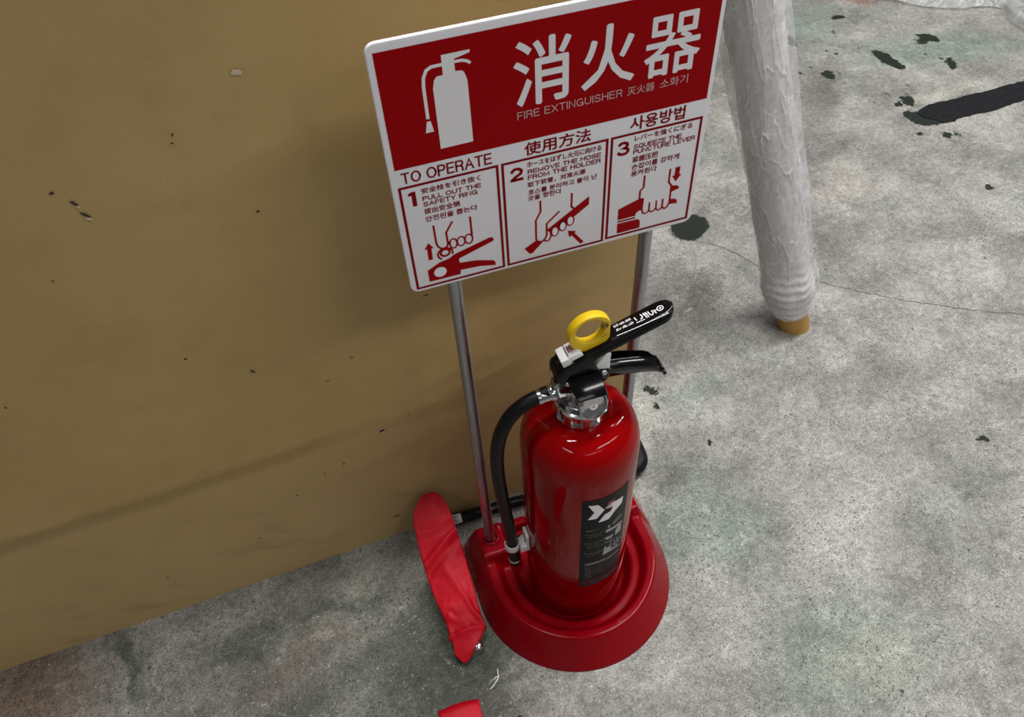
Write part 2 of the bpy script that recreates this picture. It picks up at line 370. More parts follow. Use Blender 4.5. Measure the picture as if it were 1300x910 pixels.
def sweep(bm, pts, rad, seg=16, cap=True, flat=None):
    """tube along pts; rad number or list"""
    P = [Vector(p) for p in pts]; n = len(P); R = rad if isinstance(rad, (list, tuple)) else [rad] * n
    up = Vector((0, 1, 0)); rings = []; prevu = None
    for i in range(n):
        t = (P[min(i + 1, n - 1)] - P[max(i - 1, 0)]).normalized()
        if prevu is None:
            u = (up - t * up.dot(t))
            if u.length < 0.1: u = Vector((0, 0, 1)) - t * t.z
            u.normalize()
        else:
            u = (prevu - t * prevu.dot(t)).normalized()
        prevu = u; w = t.cross(u)
        rings.append([bm.verts.new(P[i] + (u * cos(a) + w * sin(a)) * R[i]) for a in (2 * pi * k / seg for k in range(seg))])
    for A, B in zip(rings, rings[1:]):
        for i in range(seg):
            j = (i + 1) % seg; bm.faces.new((A[i], A[j], B[j], B[i]))
    if cap:
        bm.faces.new(rings[0][::-1]); bm.faces.new(rings[-1])
    return rings

def spline(pts, n=10):
    """Catmull-Rom"""
    P = [Vector(p) for p in pts]; P = [P[0] * 2 - P[1]] + P + [P[-1] * 2 - P[-2]]; out = []
    for i in range(1, len(P) - 2):
        for k in range(n):
            t = k / n; a, b, c, d = P[i - 1], P[i], P[i + 1], P[i + 2]
            out.append(0.5 * ((2 * b) + (c - a) * t + (2 * a - 5 * b + 4 * c - d) * t * t + (3 * b - a - 3 * c + d) * t ** 3))
    out.append(P[-2]); return out

def fix(bm):
    bmesh.ops.recalc_face_normals(bm, faces=bm.faces)

def extrude_profile(bm, pts2d, mk, a, b):
    """closed 2D outline extruded between two depths; mk(p, d) -> 3D"""
    A = [bm.verts.new(mk(p, a)) for p in pts2d]; B = [bm.verts.new(mk(p, b)) for p in pts2d]
    n = len(A)
    for i in range(n):
        j = (i + 1) % n; bm.faces.new((A[i], A[j], B[j], B[i]))
    bm.faces.new(A[::-1]); bm.faces.new(B); fix(bm)

# flat print built as thin polygons on a carrier surface; mk(u, v) -> 3D
def poly(bm, pts, mk):
    vs = [bm.verts.new(mk(*p)) for p in pts]
    for t in tessellate_polygon([[Vector((p[0], p[1], 0)) for p in pts]]): bm.faces.new([vs[i] for i in t])

def rect(bm, x0, x1, z0, z1, mk): poly(bm, [(x0, z0), (x1, z0), (x1, z1), (x0, z1)], mk)

_lay = [0]
def stroke(bm, pts, w, mk, closed=False):
    _lay[0] = (_lay[0] + 1) % 5; o_ = Vector(mk(*pts[0])); nr = (Vector(mk(pts[0][0] + 1, pts[0][1])) - o_).cross(Vector(mk(pts[0][0], pts[0][1] + 1)) - o_).normalized() * (_lay[0] * 0.00002)
    P = [Vector(p) for p in pts]; n = len(P); L, R = [], []
    for i in range(n):
        if closed: a, b, c = P[i - 1], P[i], P[(i + 1) % n]
        else: a, b, c = P[max(i - 1, 0)], P[i], P[min(i + 1, n - 1)]
        d1 = (b - a).normalized() if (b - a).length > 1e-9 else (c - b).normalized()
        d2 = (c - b).normalized() if (c - b).length > 1e-9 else d1
        d = (d1 + d2); d = d.normalized() if d.length > 1e-6 else d1
        nn = Vector((-d.y, d.x)); k = 1 / max(0.6, abs(nn.dot(Vector((-d1.y, d1.x)))))
        L.append(bm.verts.new(Vector(mk(*(b + nn * w * 0.5 * k))) + nr)); R.append(bm.verts.new(Vector(mk(*(b - nn * w * 0.5 * k))) + nr))
    for i in range(n if closed else n - 1):
        j = (i + 1) % n; bm.faces.new((L[i], R[i], R[j], L[j]))

def oval(cx, cz, rx, rz, n=28, a0=0, a1=2 * pi, rot=0.0):
    full = abs(a1 - a0 - 2 * pi) < 1e-6; m = n if full else n + 1; out = []
    for i in range(m):
        t = a0 + (a1 - a0) * i / n; x, z = rx * cos(t), rz * sin(t)
        out.append((cx + x * cos(rot) - z * sin(rot), cz + x * sin(rot) + z * cos(rot)))
    return out

_glyph = {}
def glyphs(text, bold):
    key = (text, bold)
    if key not in _glyph:
        cu = bpy.data.curves.new('txt', 'FONT'); cu.body = text; cu.size = 1.0; cu.resolution_u = 3; cu.offset = bold
        o = bpy.data.objects.new('txt', cu); COL.objects.link(o)
        dg = bpy.context.evaluated_depsgraph_get(); dg.update()
        me = o.evaluated_get(dg).to_mesh()
        V = [tuple(v.co[:2]) for v in me.vertices]; F = [tuple(p.vertices) for p in me.polygons]
        o.evaluated_get(dg).to_mesh_clear(); bpy.data.objects.remove(o); bpy.data.curves.remove(cu)
        _glyph[key] = (V, F)
    return _glyph[key]

def write(bm, text, x0, x1, z0, z1, mk, bold=0.0):
    """bold: extra stroke weight in print units, made by shifted copies"""
    V, F = glyphs(text, 0.0)
    xs = [v[0] for v in V]; ys = [v[1] for v in V]; a, b, c, d = min(xs), max(xs), min(ys), max(ys)
    sh = [(0, 0)] if bold <= 0 else [(bold, 0), (-bold, 0), (0, bold), (0, -bold)]
    o_ = Vector(mk(x0, z0)); nr = (Vector(mk(x0 + 1, z0)) - o_).cross(Vector(mk(x0, z0 + 1)) - o_).normalized()   # copies lie a hair apart
    for q, (dx, dz) in enumerate(sh):
        vs = [bm.verts.new(nr * (q * 0.00003) + Vector(mk(x0 + dx + (v[0] - a) / (b - a) * (x1 - x0), z0 + dz + (v[1] - c) / (d - c) * (z1 - z0)))) for v in V]
        for f in F:
            try: bm.faces.new([vs[i] for i in f])
            except ValueError: pass

# plain sans-serif capitals drawn as strokes on a unit box
def arc(cx, cz, rx, rz, a0, a1, n=10): return [(cx + rx * cos(radians(a0 + (a1 - a0) * i / n)), cz + rz * sin(radians(a0 + (a1 - a0) * i / n))) for i in range(n + 1)]
LET = {
 'A': (.82, [[(0, 0), (.5, 1), (1, 0)], [(.19, .36), (.81, .36)]]), 'C': (.82, [arc(.5, .5, .5, .5, 42, 318, 18)]),
 'D': (.78, [[(0, 0), (0, 1), (.5, 1)] + arc(.5, .5, .5, .5, 80, -80, 12) + [(.5, 0), (0, 0)]]),
 'E': (.66, [[(1, 1), (0, 1), (0, 0), (1, 0)], [(0, .53), (.92, .53)]]), 'F': (.62, [[(1, 1), (0, 1), (0, 0)], [(0, .52), (.88, .52)]]),
 'G': (.84, [arc(.5, .5, .5, .5, 42, 330, 20) + [(.98, .45), (.58, .45)], [(.98, .45), (.98, 0)]]), 'H': (.76, [[(0, 0), (0, 1)], [(1, 0), (1, 1)], [(0, .52), (1, .52)]]),
 'I': (.01, [[(.5, 0), (.5, 1)]]), 'L': (.60, [[(0, 1), (0, 0), (1, 0)]]), 'M': (.92, [[(0, 0), (0, 1), (.5, .08), (1, 1), (1, 0)]]),
 'N': (.76, [[(0, 0), (0, 1), (1, 0), (1, 1)]]), 'O': (.90, [arc(.5, .5, .5, .5, 0, 360, 24)]), 'P': (.68, [[(0, 0), (0, 1), (.65, 1)] + arc(.65, .74, .35, .26, 85, -85, 8) + [(.65, .48), (0, .48)]]),
 'Q': (.90, [arc(.5, .5, .5, .5, 0, 360, 24), [(.6, .25), (1, -.04)]]),
 'R': (.72, [[(0, 0), (0, 1), (.65, 1)] + arc(.65, .75, .33, .25, 85, -85, 8) + [(.65, .50), (0, .50)], [(.6, .50), (.9, .38), (.96, 0)]]),
 'S': (.74, [arc(.5, .74, .46, .26, 25, 180, 8) + arc(.5, .70, .46, .20, 190, 260, 5) + arc(.5, .28, .5, .24, 80, 0, 6) + arc(.5, .27, .5, .27, -5, -165, 10)]),
 'T': (.72, [[(0, 1), (1, 1)], [(.5, 1), (.5, 0)]]), 'U': (.76, [[(0, 1), (0, .35)] + arc(.5, .35, .5, .35, 180, 360, 12) + [(1, 1)]]),
 'V': (.78, [[(0, 1), (.5, 0), (1, 1)]]), 'X': (.76, [[(0, 0), (1, 1)], [(0, 1), (1, 0)]]), 'Y': (.76, [[(0, 1), (.5, .45), (1, 1)], [(.5, .45), (.5, 0)]]),
 'Z': (.70, [[(0, 1), (1, 1), (0, 0), (1, 0)]])}
def letters(bm, text, x0, x1, z0, z1, mk, w):
    gap, sp = 0.30, 0.50
    tot = sum((sp if ch == ' ' else LET[ch][0] + gap) for ch in text) - gap
    k = (x1 - x0 - w) / tot; x = x0 + w / 2; h = z1 - z0 - w
    for ch in text:
        if ch == ' ': x += sp * k; continue
        wd, st = LET[ch]
        for q in st:
            pts = [(x + u * wd * k, z0 + w / 2 + v * h) for u, v in q]
            for cap in (0, -1):      # square line ends
                a, b = Vector(pts[cap]), Vector(pts[1 if cap == 0 else -2])
                if q[0] != q[-1]: pts[cap] = tuple(a + (a - b).normalized() * w * 0.5)
            stroke(bm, pts, w, mk)
        x += (wd + gap) * k

rnd = random.Random(7)
# ================================================================== SETTING
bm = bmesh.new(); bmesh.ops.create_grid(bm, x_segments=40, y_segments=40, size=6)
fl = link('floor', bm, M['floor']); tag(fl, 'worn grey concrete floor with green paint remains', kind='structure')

# crack in the floor: a narrow dark groove strip
def flat_path(name, pts, w, mat, parent=None, z=0.0006, jit=0.0):
    bm = bmesh.new(); P = spline([(x, y, 0) for x, y in pts], 14)
    Q = []
    for i, q in enumerate(P):
        k = 0 if i in (0, len(P) - 1) else 1
        Q.append((q.x + k * rnd.uniform(-jit, jit), q.y + k * rnd.uniform(-jit, jit)))
    n = len(Q); L = []
    for i, q in enumerate(Q):
        a, b = Vector(Q[max(i - 1, 0)]), Vector(Q[min(i + 1, n - 1)]); d = (b - a).normalized(); nn = Vector((-d.y, d.x))
        ww = w * rnd.uniform(0.45, 1.3) * (0.3 if i in (0, n - 1) else 1)
        L.append((bm.verts.new((q[0] + nn.x * ww / 2, q[1] + nn.y * ww / 2, z)), bm.verts.new((q[0] - nn.x * ww / 2, q[1] - nn.y * ww / 2, z))))
    for A, B in zip(L, L[1:]): bm.faces.new((A[0], A[1], B[1], B[0]))
    fix(bm)
    return link(name, bm, mat, parent)
M['crack'] = simple('dark crack', (0.085, 0.08, 0.07), 0.8)
flat_path('crack', [(0.5319, 0.6998), (0.5914, 0.6588), (0.6269, 0.6131), (0.6679, 0.5384), (0.7514, 0.4631), (0.7968, 0.422), (0.8646, 0.3652),
                    (0.9288, 0.3205), (0.9932, 0.2786), (1.0873, 0.228), (1.25, 0.15)], 0.0024, M['crack'], fl, 0.0004, 0.0022)

# ------------------------------------------------------------------ brown board standing behind
def board():
    yb = lambda x: 0.1885 + 0.030 * x
    bm = bmesh.new(); T = 0.012; H = 1.12; x0, x1 = -1.15, 0.1600
    nx, nz = 60, 50; g = []
    for j in range(nz + 1):
        row = []
        for i in range(nx + 1):
            x = x0 + (x1 - x0) * i / nx; z = H * j / nz
            row.append(bm.verts.new((x, yb(x) + 0.0012 * noise.noise((x * 4, z * 4, 3)), z)))
        g.append(row)
    for j in range(nz):
        for i in range(nx): bm.faces.new((g[j][i], g[j][i + 1], g[j + 1][i + 1], g[j + 1][i]))
    back = [bm.verts.new(p) for p in ((x0, yb(x0) + T, 0), (x1, yb(x1) + T, 0), (x1, yb(x1) + T, H), (x0, yb(x0) + T, H))]
    f = bm.faces.new(back[::-1]); f.material_index = 1
    def cap(edge, a, b):
        f = bm.faces.new(edge + [b, a]); f.material_index = 1
    cap([g[0][i] for i in range(nx + 1)][::-1], back[0], back[1]); cap([g[nz][i] for i in range(nx + 1)], back[3], back[2])
    cap([g[j][0] for j in range(nz + 1)], back[0], back[3]); cap([g[j][nx] for j in range(nz + 1)][::-1], back[2], back[1])
    # fix winding of caps
    fix(bm)
    o = link('board_panel', bm, [M['board'], M['board_edge']], None)
    tag(o, 'large brown kraft faced board standing upright behind the extinguisher stand', 'board')
    # nicks, nail holes and chips that stand proud / recessed
    def nick(x, z, rx, rz, ang, mat, name):
        bm = bmesh.new(); y = yb(x) - 0.0016; n = 14; c = bm.verts.new((x, y - 0.0006, z)); ring = []
        for i in range(n):
            t = 2 * pi * i / n; r = 1 + 0.25 * rnd.uniform(-1, 1); u, w = rx * r * cos(t), rz * r * sin(t)
            ring.append(bm.verts.new((x + u * cos(ang) - w * sin(ang), y, z + u * sin(ang) + w * cos(ang))))
        for i in range(n): bm.faces.new((c, ring[i], ring[(i + 1) % n]))
        fix(bm); return link(name, bm, mat, o)
    dk, lt = M['nick_dark'], M['nick_light']
    for (x, z, rx, rz, a) in ((-0.4443, 0.7792, 0.0048, 0.0016, -1.0), (-0.4405, 0.7641, 0.0052, 0.0014, -0.9), (-0.4565, 0.7946, 0.002, 0.0015, 0),
                              (-0.3375, 0.8238, 0.0013, 0.0013, 0), (-0.3412, 0.8156, 0.0013, 0.0013, 0), (-0.2329, 0.2985, 0.0036, 0.0028, 0),
                              (-0.3623, 0.4942, 0.0014, 0.0045, 0.5), (-0.4249, 0.5461, 0.0018, 0.0015, 0), (-0.135, 0.538, 0.0045, 0.0010, 0.1), (-0.093, 0.49, 0.0013, 0.0016, 0),
                              (-0.50, 0.70, 0.001, 0.001, 0), (-0.29, 0.72, 0.0018, 0.0012, 0.3), (-0.30, 0.25, 0.0018, 0.0014, 0), (-0.62, 0.55, 0.0015, 0.0012, 0),
                              (-0.38, 0.21, 0.0016, 0.0013, 0.4), (-0.33, 0.24, 0.0013, 0.0012, 0.4), (-0.25, 0.06, 0.006, 0.0016, 0.2), (-0.46, 0.13, 0.002, 0.0013, 0)):
        nick(x, z, rx, rz, a, dk, 'nick')
    for (x, z, rx, rz, a) in ((-0.4390, 0.7588, 0.0028, 0.0020, -0.6), (-0.4425, 0.7742, 0.0018, 0.0012, -0.9), (-0.2318, 0.2952, 0.0026, 0.0014, 0),
                              (-0.3620, 0.4900, 0.0008, 0.0030, 0.5), (-0.2180, 0.2970, 0.0022, 0.0010, 0.3), (-0.2655, 0.868, 0.0055, 0.003, -0.3), (-0.342, 0.8142, 0.0010, 0.0009, 0),
                              (-0.3368, 0.8226, 0.0009, 0.0009, 0), (-0.136, 0.551, 0.0011, 0.0010, 0)):
        nick(x, z, rx, rz, a, lt, 'chip')
    return o
M['nick_dark'] = simple('dark nick', (0.045, 0.03, 0.018), 0.8)
M['nick_light'] = simple('pale torn fibre', (0.62, 0.52, 0.36), 0.8)
board()

# ================================================================== STAND (base, posts, sign)
stand = empty('extinguisher_stand', (0, 0, 0), 'red plastic floor stand with two grey posts carrying a red and white notice', 'stand')

def base_mesh():
    """D-shaped moulded base, polar height field; each key ring: front radius, half width, back depth, height"""
    C = (0.0, 0.01)
    key = [(0.1590, 0.1590, 0.122, 0.000), (0.1582, 0.1582, 0.1212, 0.0035), (0.1300, 0.1340, 0.102, 0.0525), (0.1272, 0.1310, 0.099, 0.0550),
           (0.1180, 0.1200, 0.090, 0.0545), (0.1150, 0.1170, 0.087, 0.0520), (0.1090, 0.1090, 0.084, 0.0400), (0.1065, 0.1065, 0.082, 0.0385), (0.0960, 0.0960, 0.079, 0.0385),
           (0.0930, 0.0930, 0.078, 0.0360), (0.0850, 0.0850, 0.077, 0.0220), (0.0820, 0.0820, 0.076, 0.0190), (0.0400, 0.0400, 0.036, 0.0185)]
    # round the profile (two Chaikin passes) and subdivide
    prof = key
    for _ in range(2):
        q = [prof[0]]
        for a, b in zip(prof, prof[1:]):
            q.append(tuple(x * 0.86 + y * 0.14 for x, y in zip(a, b))); q.append(tuple(x * 0.14 + y * 0.86 for x, y in zip(a, b)))
        q.append(prof[-1]); prof = q
    dense = []
    for a, b in zip(prof, prof[1:]):
        m = max(1, int(math.ceil((abs(a[0] - b[0]) + abs(a[3] - b[3])) / 0.0022))) if a[0] > 0.08 else 4
        dense += [tuple(x + (y - x) * k / m for x, y in zip(a, b)) for k in range(m)]
    dense.append(prof[-1])
    NA = 360; bm = bmesh.new(); rings = []
    def rr(t, R, hw, bk):
        s, c = sin(t), cos(t)
        if s <= 0:
            hwf = R + (hw - R) * abs(c) ** 6
            return hwf
        terms = [(abs(c) / hw), (s / bk), (abs(c) * 0.78 + s * 0.72) / (0.78 * hw + 0.72 * bk * 0.92)]
        return sum(v ** 26 for v in terms) ** (-1 / 26)
    def blockz(x, y):
        best = -1.0
        for sx in (-1, 1):
            cx, cy = sx * 0.1130, 0.0790
            dx, dy = abs(x - cx) - 0.0195, abs(y - cy) - 0.0260
            sd = math.hypot(max(dx, 0), max(dy, 0)) + min(max(dx, dy), 0)
            zz = 0.0712 - 2.4 * max(0.0, sd) + (-0.0008 * max(0.0, 1 + sd / 0.003) ** 2 if sd <= 0 else -0.0008)
            best = max(best, zz)
        return best
    for (R, hw, bk, z) in dense:
        ring = []
        for i in range(NA):
            t = 2 * pi * i / NA; r = rr(t, R, hw, bk)
            x, y = C[0] + r * cos(t), C[1] + r * sin(t)
            if R > 0.155: zz = z
            else:
                zb = blockz(x, y); k = 0.004; h = max(0, min(1, 0.5 + 0.5 * (zb - z) / k)); zz = z * (1 - h) + zb * h + k * h * (1 - h)
                # block can never stick out past the outer slope
                rout = rr(t, 0.1590, 0.1590, 0.122); zz = min(zz, 3.0 * (rout - r) + 0.001)
            ring.append(bm.verts.new((x, y, zz)))
        rings.append(ring)
    for A, B in zip(rings, rings[1:]):
        for i in range(NA):
            j = (i + 1) % NA; bm.faces.new((A[i], A[j], B[j], B[i]))
    bm.faces.new(rings[-1]); fix(bm)
    return bm
base = link('base', base_mesh(), M['red_plastic'], stand, smooth=True)
for sx in (-1, 1):
    bm = bmesh.new()
    lathe(bm, [(0.0092, 0.071), (0.0098, 0.0733), (0.0118, 0.0745), (0.0140, 0.0735), (0.0150, 0.0715), (0.0152, 0.066)], 40, origin=(sx * 0.1138, 0.082, 0))
    lathe(bm, [(0.0093, 0.0738), (0.0093, 0.060), (0.0, 0.060)], 32, origin=(sx * 0.1138, 0.082, 0))
    fix(bm)
    link('post_socket', bm, [M['red_plastic']], stand, smooth=True)
    bm = bmesh.new(); lathe(bm, [(0.0, 0.0665), (0.0078, 0.0665), (0.0078, 0.905), (0.0, 0.905)], 32, origin=(-0.1150 if sx < 0 else 0.1062, 0.082, 0)); fix(bm)
    smooth_by_angle(link('post', bm, M['steel'], stand))

def sign():
    X0, X1, Z0, Z1, Y = -0.1626, 0.1535, 0.6560, 0.9250, 0.0700
    bm = bmesh.new(); r = 0.009; pts = []
    for (cx, cz, a0) in ((X1 - r, Z1 - r, 0), (X0 + r, Z1 - r, pi / 2), (X0 + r, Z0 + r, pi), (X1 - r, Z0 + r, 3 * pi / 2)):
        for k in range(9): t = a0 + k * pi / 16; pts.append((cx + r * cos(t), cz + r * sin(t)))
    extrude_profile(bm, pts, lambda p, d: Vector((p[0], d, p[1])), Y, Y + 0.0042)
    plate = link('sign_plate', bm, M['sign_white'], stand); bevel_mod(plate, 0.0012, 3, 50)
    L1 = lambda u, v: Vector((u / 1000, Y - 0.00025, v / 1000))
    L2 = lambda u, v: Vector((u / 1000, Y - 0.00050, v / 1000))
    def part(name, mat, f, lab=None):
        bm = bmesh.new(); f(bm)
        for fc in bm.faces:
            fc.normal_update()
            if fc.normal.y > 0: fc.normal_flip()
        o = link(name, bm, mat, plate)
        if lab: o['label'] = lab
        return o
    part('header_print', M['sign_red'], lambda b: rect(b, -156.7, 149.0, 806.7, 917.0, L1), 'dark red header area')
    # pictogram of an extinguisher
    def icon(b):
        poly(b, [(-112.7, 818.7), (-82.7, 818.9), (-82.7, 876.7), (-83.3, 881), (-85.1, 886.3), (-87, 887.8), (-92.3, 888.4), (-92.4, 899.0), (-78.6, 902.0), (-78.6, 904.4), (-102.7, 904.4),
                 (-102.9, 887.2), (-108.3, 887.0), (-110.9, 884), (-112.5, 877)], L2)
        stroke(b, [(-102.8, 896.4), (-112, 896.2), (-116.3, 894.0), (-119.3, 888.0), (-120.2, 880), (-120.3, 865), (-120.3, 850.4)], 2.9, L2)
        poly(b, [(-123.9, 837.3), (-116.4, 837.4), (-118.3, 848.1), (-121.6, 848.1)], L2)
        stroke(b, [(-92.3, 896.6), (-86, 896.5), (-81.5, 895.0), (-78.8, 892.6)], 2.6, L2)
    part('pictogram', M['print_white'], icon, 'white extinguisher pictogram')
    part('lettering', M['print_white'], lambda b: (write(b, '消', -41.5, 9.0, 842.0, 901.5, L2, 0.9), write(b, '火', 20.2, 69.6, 844.5, 900.0, L2, 0.9),
                                                    write(b, '器', 79.3, 133.0, 842.0, 897.5, L2, 0.6)), 'large white characters on red')
    part('lettering', M['print_pink'], lambda b: (letters(b, 'FIRE EXTINGUISHER', -40.8, 59.8, 829.7, 837.2, L2, 0.85), write(b, '灭火器', 64.9, 91.8, 828.8, 837.2, L2), write(b, '소화기', 97.3, 125.4, 828.6, 837.6, L2)),
         'thin pale lettering on red')
    dr = M['sign_dark_red']
    def line(t, x0, x1, z0, z1, bold=0.0): part('lettering', dr, lambda b: write(b, t, x0, x1, z0, z1, L1, bold))
    def caps(t, x0, x1, z0, z1, w=1.0): part('lettering', dr, lambda b: letters(b, t, x0, x1, z0, z1, L1, w))
    caps('TO OPERATE', -152.1, -67.0, 790.6, 802.6, 1.7)
    line('使用方法', -35.0, 30.5, 790.2, 804.0, 0.3); line('사용방법', 71.0, 127.5, 790.4, 804.6, 0.35)
    # three bordered panels
    for (a, b_, z0) in ((-156.8, -61.2, 659.7), (-58.6, 49.2, 660.0), (51.6, 148.2, 661.2)):
        def border(bb):
            w = 2.6; z1 = 787.9
            rect(bb, a, b_, z1 - w, z1, L1); rect(bb, a, b_, z0, z0 + w, L1); rect(bb, a, a + w, z0 + w, z1 - w, L1); rect(bb, b_ - w, b_, z0 + w, z1 - w, L1)
        part('panel_border', dr, border)
    part('numeral', dr, lambda b: poly(b, [(-148.6, 779.0), (-145.6, 780.4), (-141.6, 780.4), (-141.6, 764.0), (-145.7, 764.0), (-145.7, 776.4), (-148.6, 776.4)], L1))
    part('numeral', dr, lambda b: (stroke(b, [(-48.6, 774.2), (-48.0, 776.4), (-45.8, 778.0), (-42.2, 778.0), (-39.6, 776.4), (-39.0, 774.2), (-40.0, 772.0), (-45.8, 768.8), (-48.2, 766.2)], 3.1, L1), rect(b, -50.2, -37.2, 764.3, 767.6, L1)))
    part('numeral', dr, lambda b: stroke(b, [(60.2, 776.0), (62.6, 778.2), (66.2, 778.5), (69.0, 777.2), (69.4, 774.8), (67.6, 772.7), (64.4, 772.4), (68.0, 772.0), (70.4, 770.2), (70.3, 767.6), (67.8, 765.8), (64.4, 765.6), (61.4, 766.4), (59.8, 768.9)], 3.1, L1))
    line('安全栓を引き抜く', -136.0, -79.0, 775.8, 781.8, 0.16); caps('PULL OUT THE', -136.0, -79.2, 767.6, 772.7); caps('SAFETY RING', -136.0, -83.4, 760.9, 766.2)
    line('拔出安全销', -136.2, -101.4, 752.0, 758.5, 0.16); line('안전핀을 뽑는다', -136.2, -84.9, 742.8, 749.0, 0.16)
    line('ホースをはずし火元に向ける', -33.2, 42.0, 776.7, 783.0, 0.16); caps('REMOVE THE HOSE', -32.8, 42.0, 769.2, 774.3); caps('FROM THE HOLDER', -32.8, 42.0, 762.5, 767.8)
    line('取下软管，对准火源', -33.2, 26.3, 753.7, 759.7, 0.16); line('호스를 분리하고 불이 난', -32.9, 38.8, 744.6, 750.5, 0.16); line('곳을 향한다', -33.4, 1.4, 737.4, 743.4, 0.16)
    line('レバーを強くにぎる', 76.8, 137.8, 777.4, 783.6, 0.16); caps('SQUEEZE THE', 76.4, 127.5, 768.5, 773.7); caps('PUNCTURE LEVER', 76.3, 142.7, 762.5, 767.8)
    line('紧握压把', 76.2, 103.5, 752.8, 759.6, 0.16); line('손잡이를 강하게', 76.0, 127.7, 744.2, 750.8, 0.16); line('움켜쥔다', 76.0, 104.0, 736.2, 742.6, 0.16)
    sr = M['sign_red']; S = 2.0
    # panel 1: hand pulling the ring
    part('pictogram', sr, lambda b: (
        stroke(b, [(-129.9, 736.7), (-129.6, 714.3), (-128.4, 709.4), (-125.6, 706.2), (-122.1, 705.4), (-119.4, 706.8), (-118.0, 710.0), (-118.5, 724.2), (-110.9, 736.1)], S, L1),
        stroke(b, [(-93.1, 736.6), (-93.1, 713)], S, L1),
        stroke(b, oval(-112.6, 708.6, 3.6, 6.0), 1.7, L1, True), stroke(b, oval(-104.7, 708.9, 3.9, 5.8), 1.7, L1, True), stroke(b, oval(-96.7, 709.4, 3.9, 5.9), 1.7, L1, True),
        stroke(b, [(-118.0, 710), (-116.0, 712)], 1.7, L1),
        poly(b, [(-137.4, 716.8), (-142.4, 709.1), (-139.6, 709.5), (-139.8, 695.1), (-135.4, 694.8), (-135.2, 709.3), (-132.8, 708.9)], L1),
        stroke(b, oval(-122.2, 699.6, 4.6, 4.3), 2.4, L1, True), stroke(b, oval(-122.2, 698.2, 7.6, 7.2, 20, -0.4, pi + 0.4 + 0.6), 1.9, L1),
        poly(b, [(-142.5, 666.2), (-142.6, 681.7), (-129.4, 688.6), (-126.4, 689.3), (-122.5, 690.0), (-117.9, 691.2), (-113.9, 694.2), (-75.5, 704.5), (-72.5, 703.8), (-70.9, 700.5), (-72.9, 698.6),
                 (-108.6, 687.3), (-109.3, 685.5), (-108.7, 681.4), (-91.6, 679.0), (-73.1, 673.1), (-71.2, 669.5), (-71.4, 665.9), (-88.3, 669.9), (-108.6, 671.5), (-109.4, 665.9)], L1)), 'hand pulling a ring off the lever')
    part('pictogram', M['sign_white'], lambda b: (poly(b, oval(-130.0, 676.0, 6.6, 6.4), L2), stroke(b, oval(-122.2, 698.9, 6.2, 5.8, 14, pi + 0.5, 2 * pi - 0.5), 0.7, L2)))
    # panel 2: hand holding the hose
    def p2(b):
        stroke(b, [(-20.8, 734.5), (-20.8, 720.9), (-26.0, 710.9), (-26.2, 687), (-25.6, 684.5)], S, L1)
        stroke(b, [(-0.7, 715.3), (-14.5, 703.3), (-14.6, 688.4), (-16.2, 684.4), (-19.5, 681.5)], S, L1)
        stroke(b, [(12.5, 734.4), (12.3, 717.4), (16.0, 713.0)], S, L1)
        poly(b, [(31.4, 725.0), (31.3, 714.7), (16.2, 704.0), (-10.5, 690.5), (-13.6, 694.0), (-13.6, 695.8)], L1)
        poly(b, [(-39.2, 677.5), (-26.2, 684.9), (-18.3, 681.5), (-30.6, 668.8), (-33.8, 668.8)], L1)
        for (x, z) in ((11.2, 699.6), (2.9, 695.0), (-5.6, 690.6)): stroke(b, oval(x, z, 3.8, 6.0), 1.7, L1, True)
        stroke(b, [(-13.6, 695.5), (-10.4, 691.0), (-10.0, 685.5), (-11.6, 681.2), (-14.6, 680.2), (-17.5, 682.0)], 1.7, L1)
        poly(b, [(8.4, 687.1), (17.6, 683.9), (16.4, 681.4), (26.7, 666.6), (23.4, 664.3), (13.0, 679.3), (10.3, 677.6)], L1)
    part('pictogram', sr, p2, 'hand holding a hose')
    part('pictogram', M['sign_white'], lambda b: [poly(b, oval(x, z, 2.95, 5.15), L2) for (x, z) in ((11.2, 699.6), (2.9, 695.0), (-5.6, 690.6))])
    # panel 3: hand squeezing the lever
    def p3(b):
        stroke(b, [(91.5, 733.6), (91.5, 718.8), (88.0, 715.0), (88.0, 704.5)], S, L1)
        stroke(b, [(119.9, 733.9), (119.9, 717.4), (123.5, 712.1), (123.7, 690.5), (121.9, 685.2), (118.6, 683.4), (115.6, 686.2), (115.5, 697.0)], S, L1)
        stroke(b, [(115.6, 687.0), (114.3, 684.6), (111.5, 683.2), (108.6, 685.6), (108.1, 697.0)], 1.8, L1)
        stroke(b, [(108.2, 687.0), (106.2, 684.4), (103.5, 683.3), (100.6, 685.6), (100.2, 696.7)], 1.8, L1)
        stroke(b, [(100.4, 686.6), (98.6, 684.2), (96.0, 683.3), (93.3, 685.0), (92.4, 689)], 1.8, L1)
        poly(b, [(64.7, 697.8), (88.1, 705.2), (91.5, 705.4), (93.4, 703.6), (92.9, 688.8), (88.9, 689.3), (85.8, 687.0), (84.8, 683.6), (64.8, 683.6)], L1)
        rect(b, 64.9, 85.1, 680.0, 682.2, L1)
        poly(b, [(64.6, 678.7), (87.7, 678.3), (90.4, 676.5), (91.3, 673), (91.2, 665.6), (64.9, 665.4)], L1)
        poly(b, [(123.7, 711.8), (129.8, 710.6), (132.4, 708.6), (133.1, 705.7), (129, 704.9), (124.0, 703.2)], L1)
        poly(b, [(123.5, 694.6), (129.8, 693.2), (132.3, 691.0), (132.7, 686.2), (129, 687.0), (123.2, 687.8)], L1)
        poly(b, [(125.6, 734.1), (131.1, 733.8), (130.9, 724.7), (133.3, 723.6), (127.7, 716.0), (123.0, 724.0), (125.6, 724.1)], L1)
    part('pictogram', sr, p3, 'hand squeezing the lever')
sign()

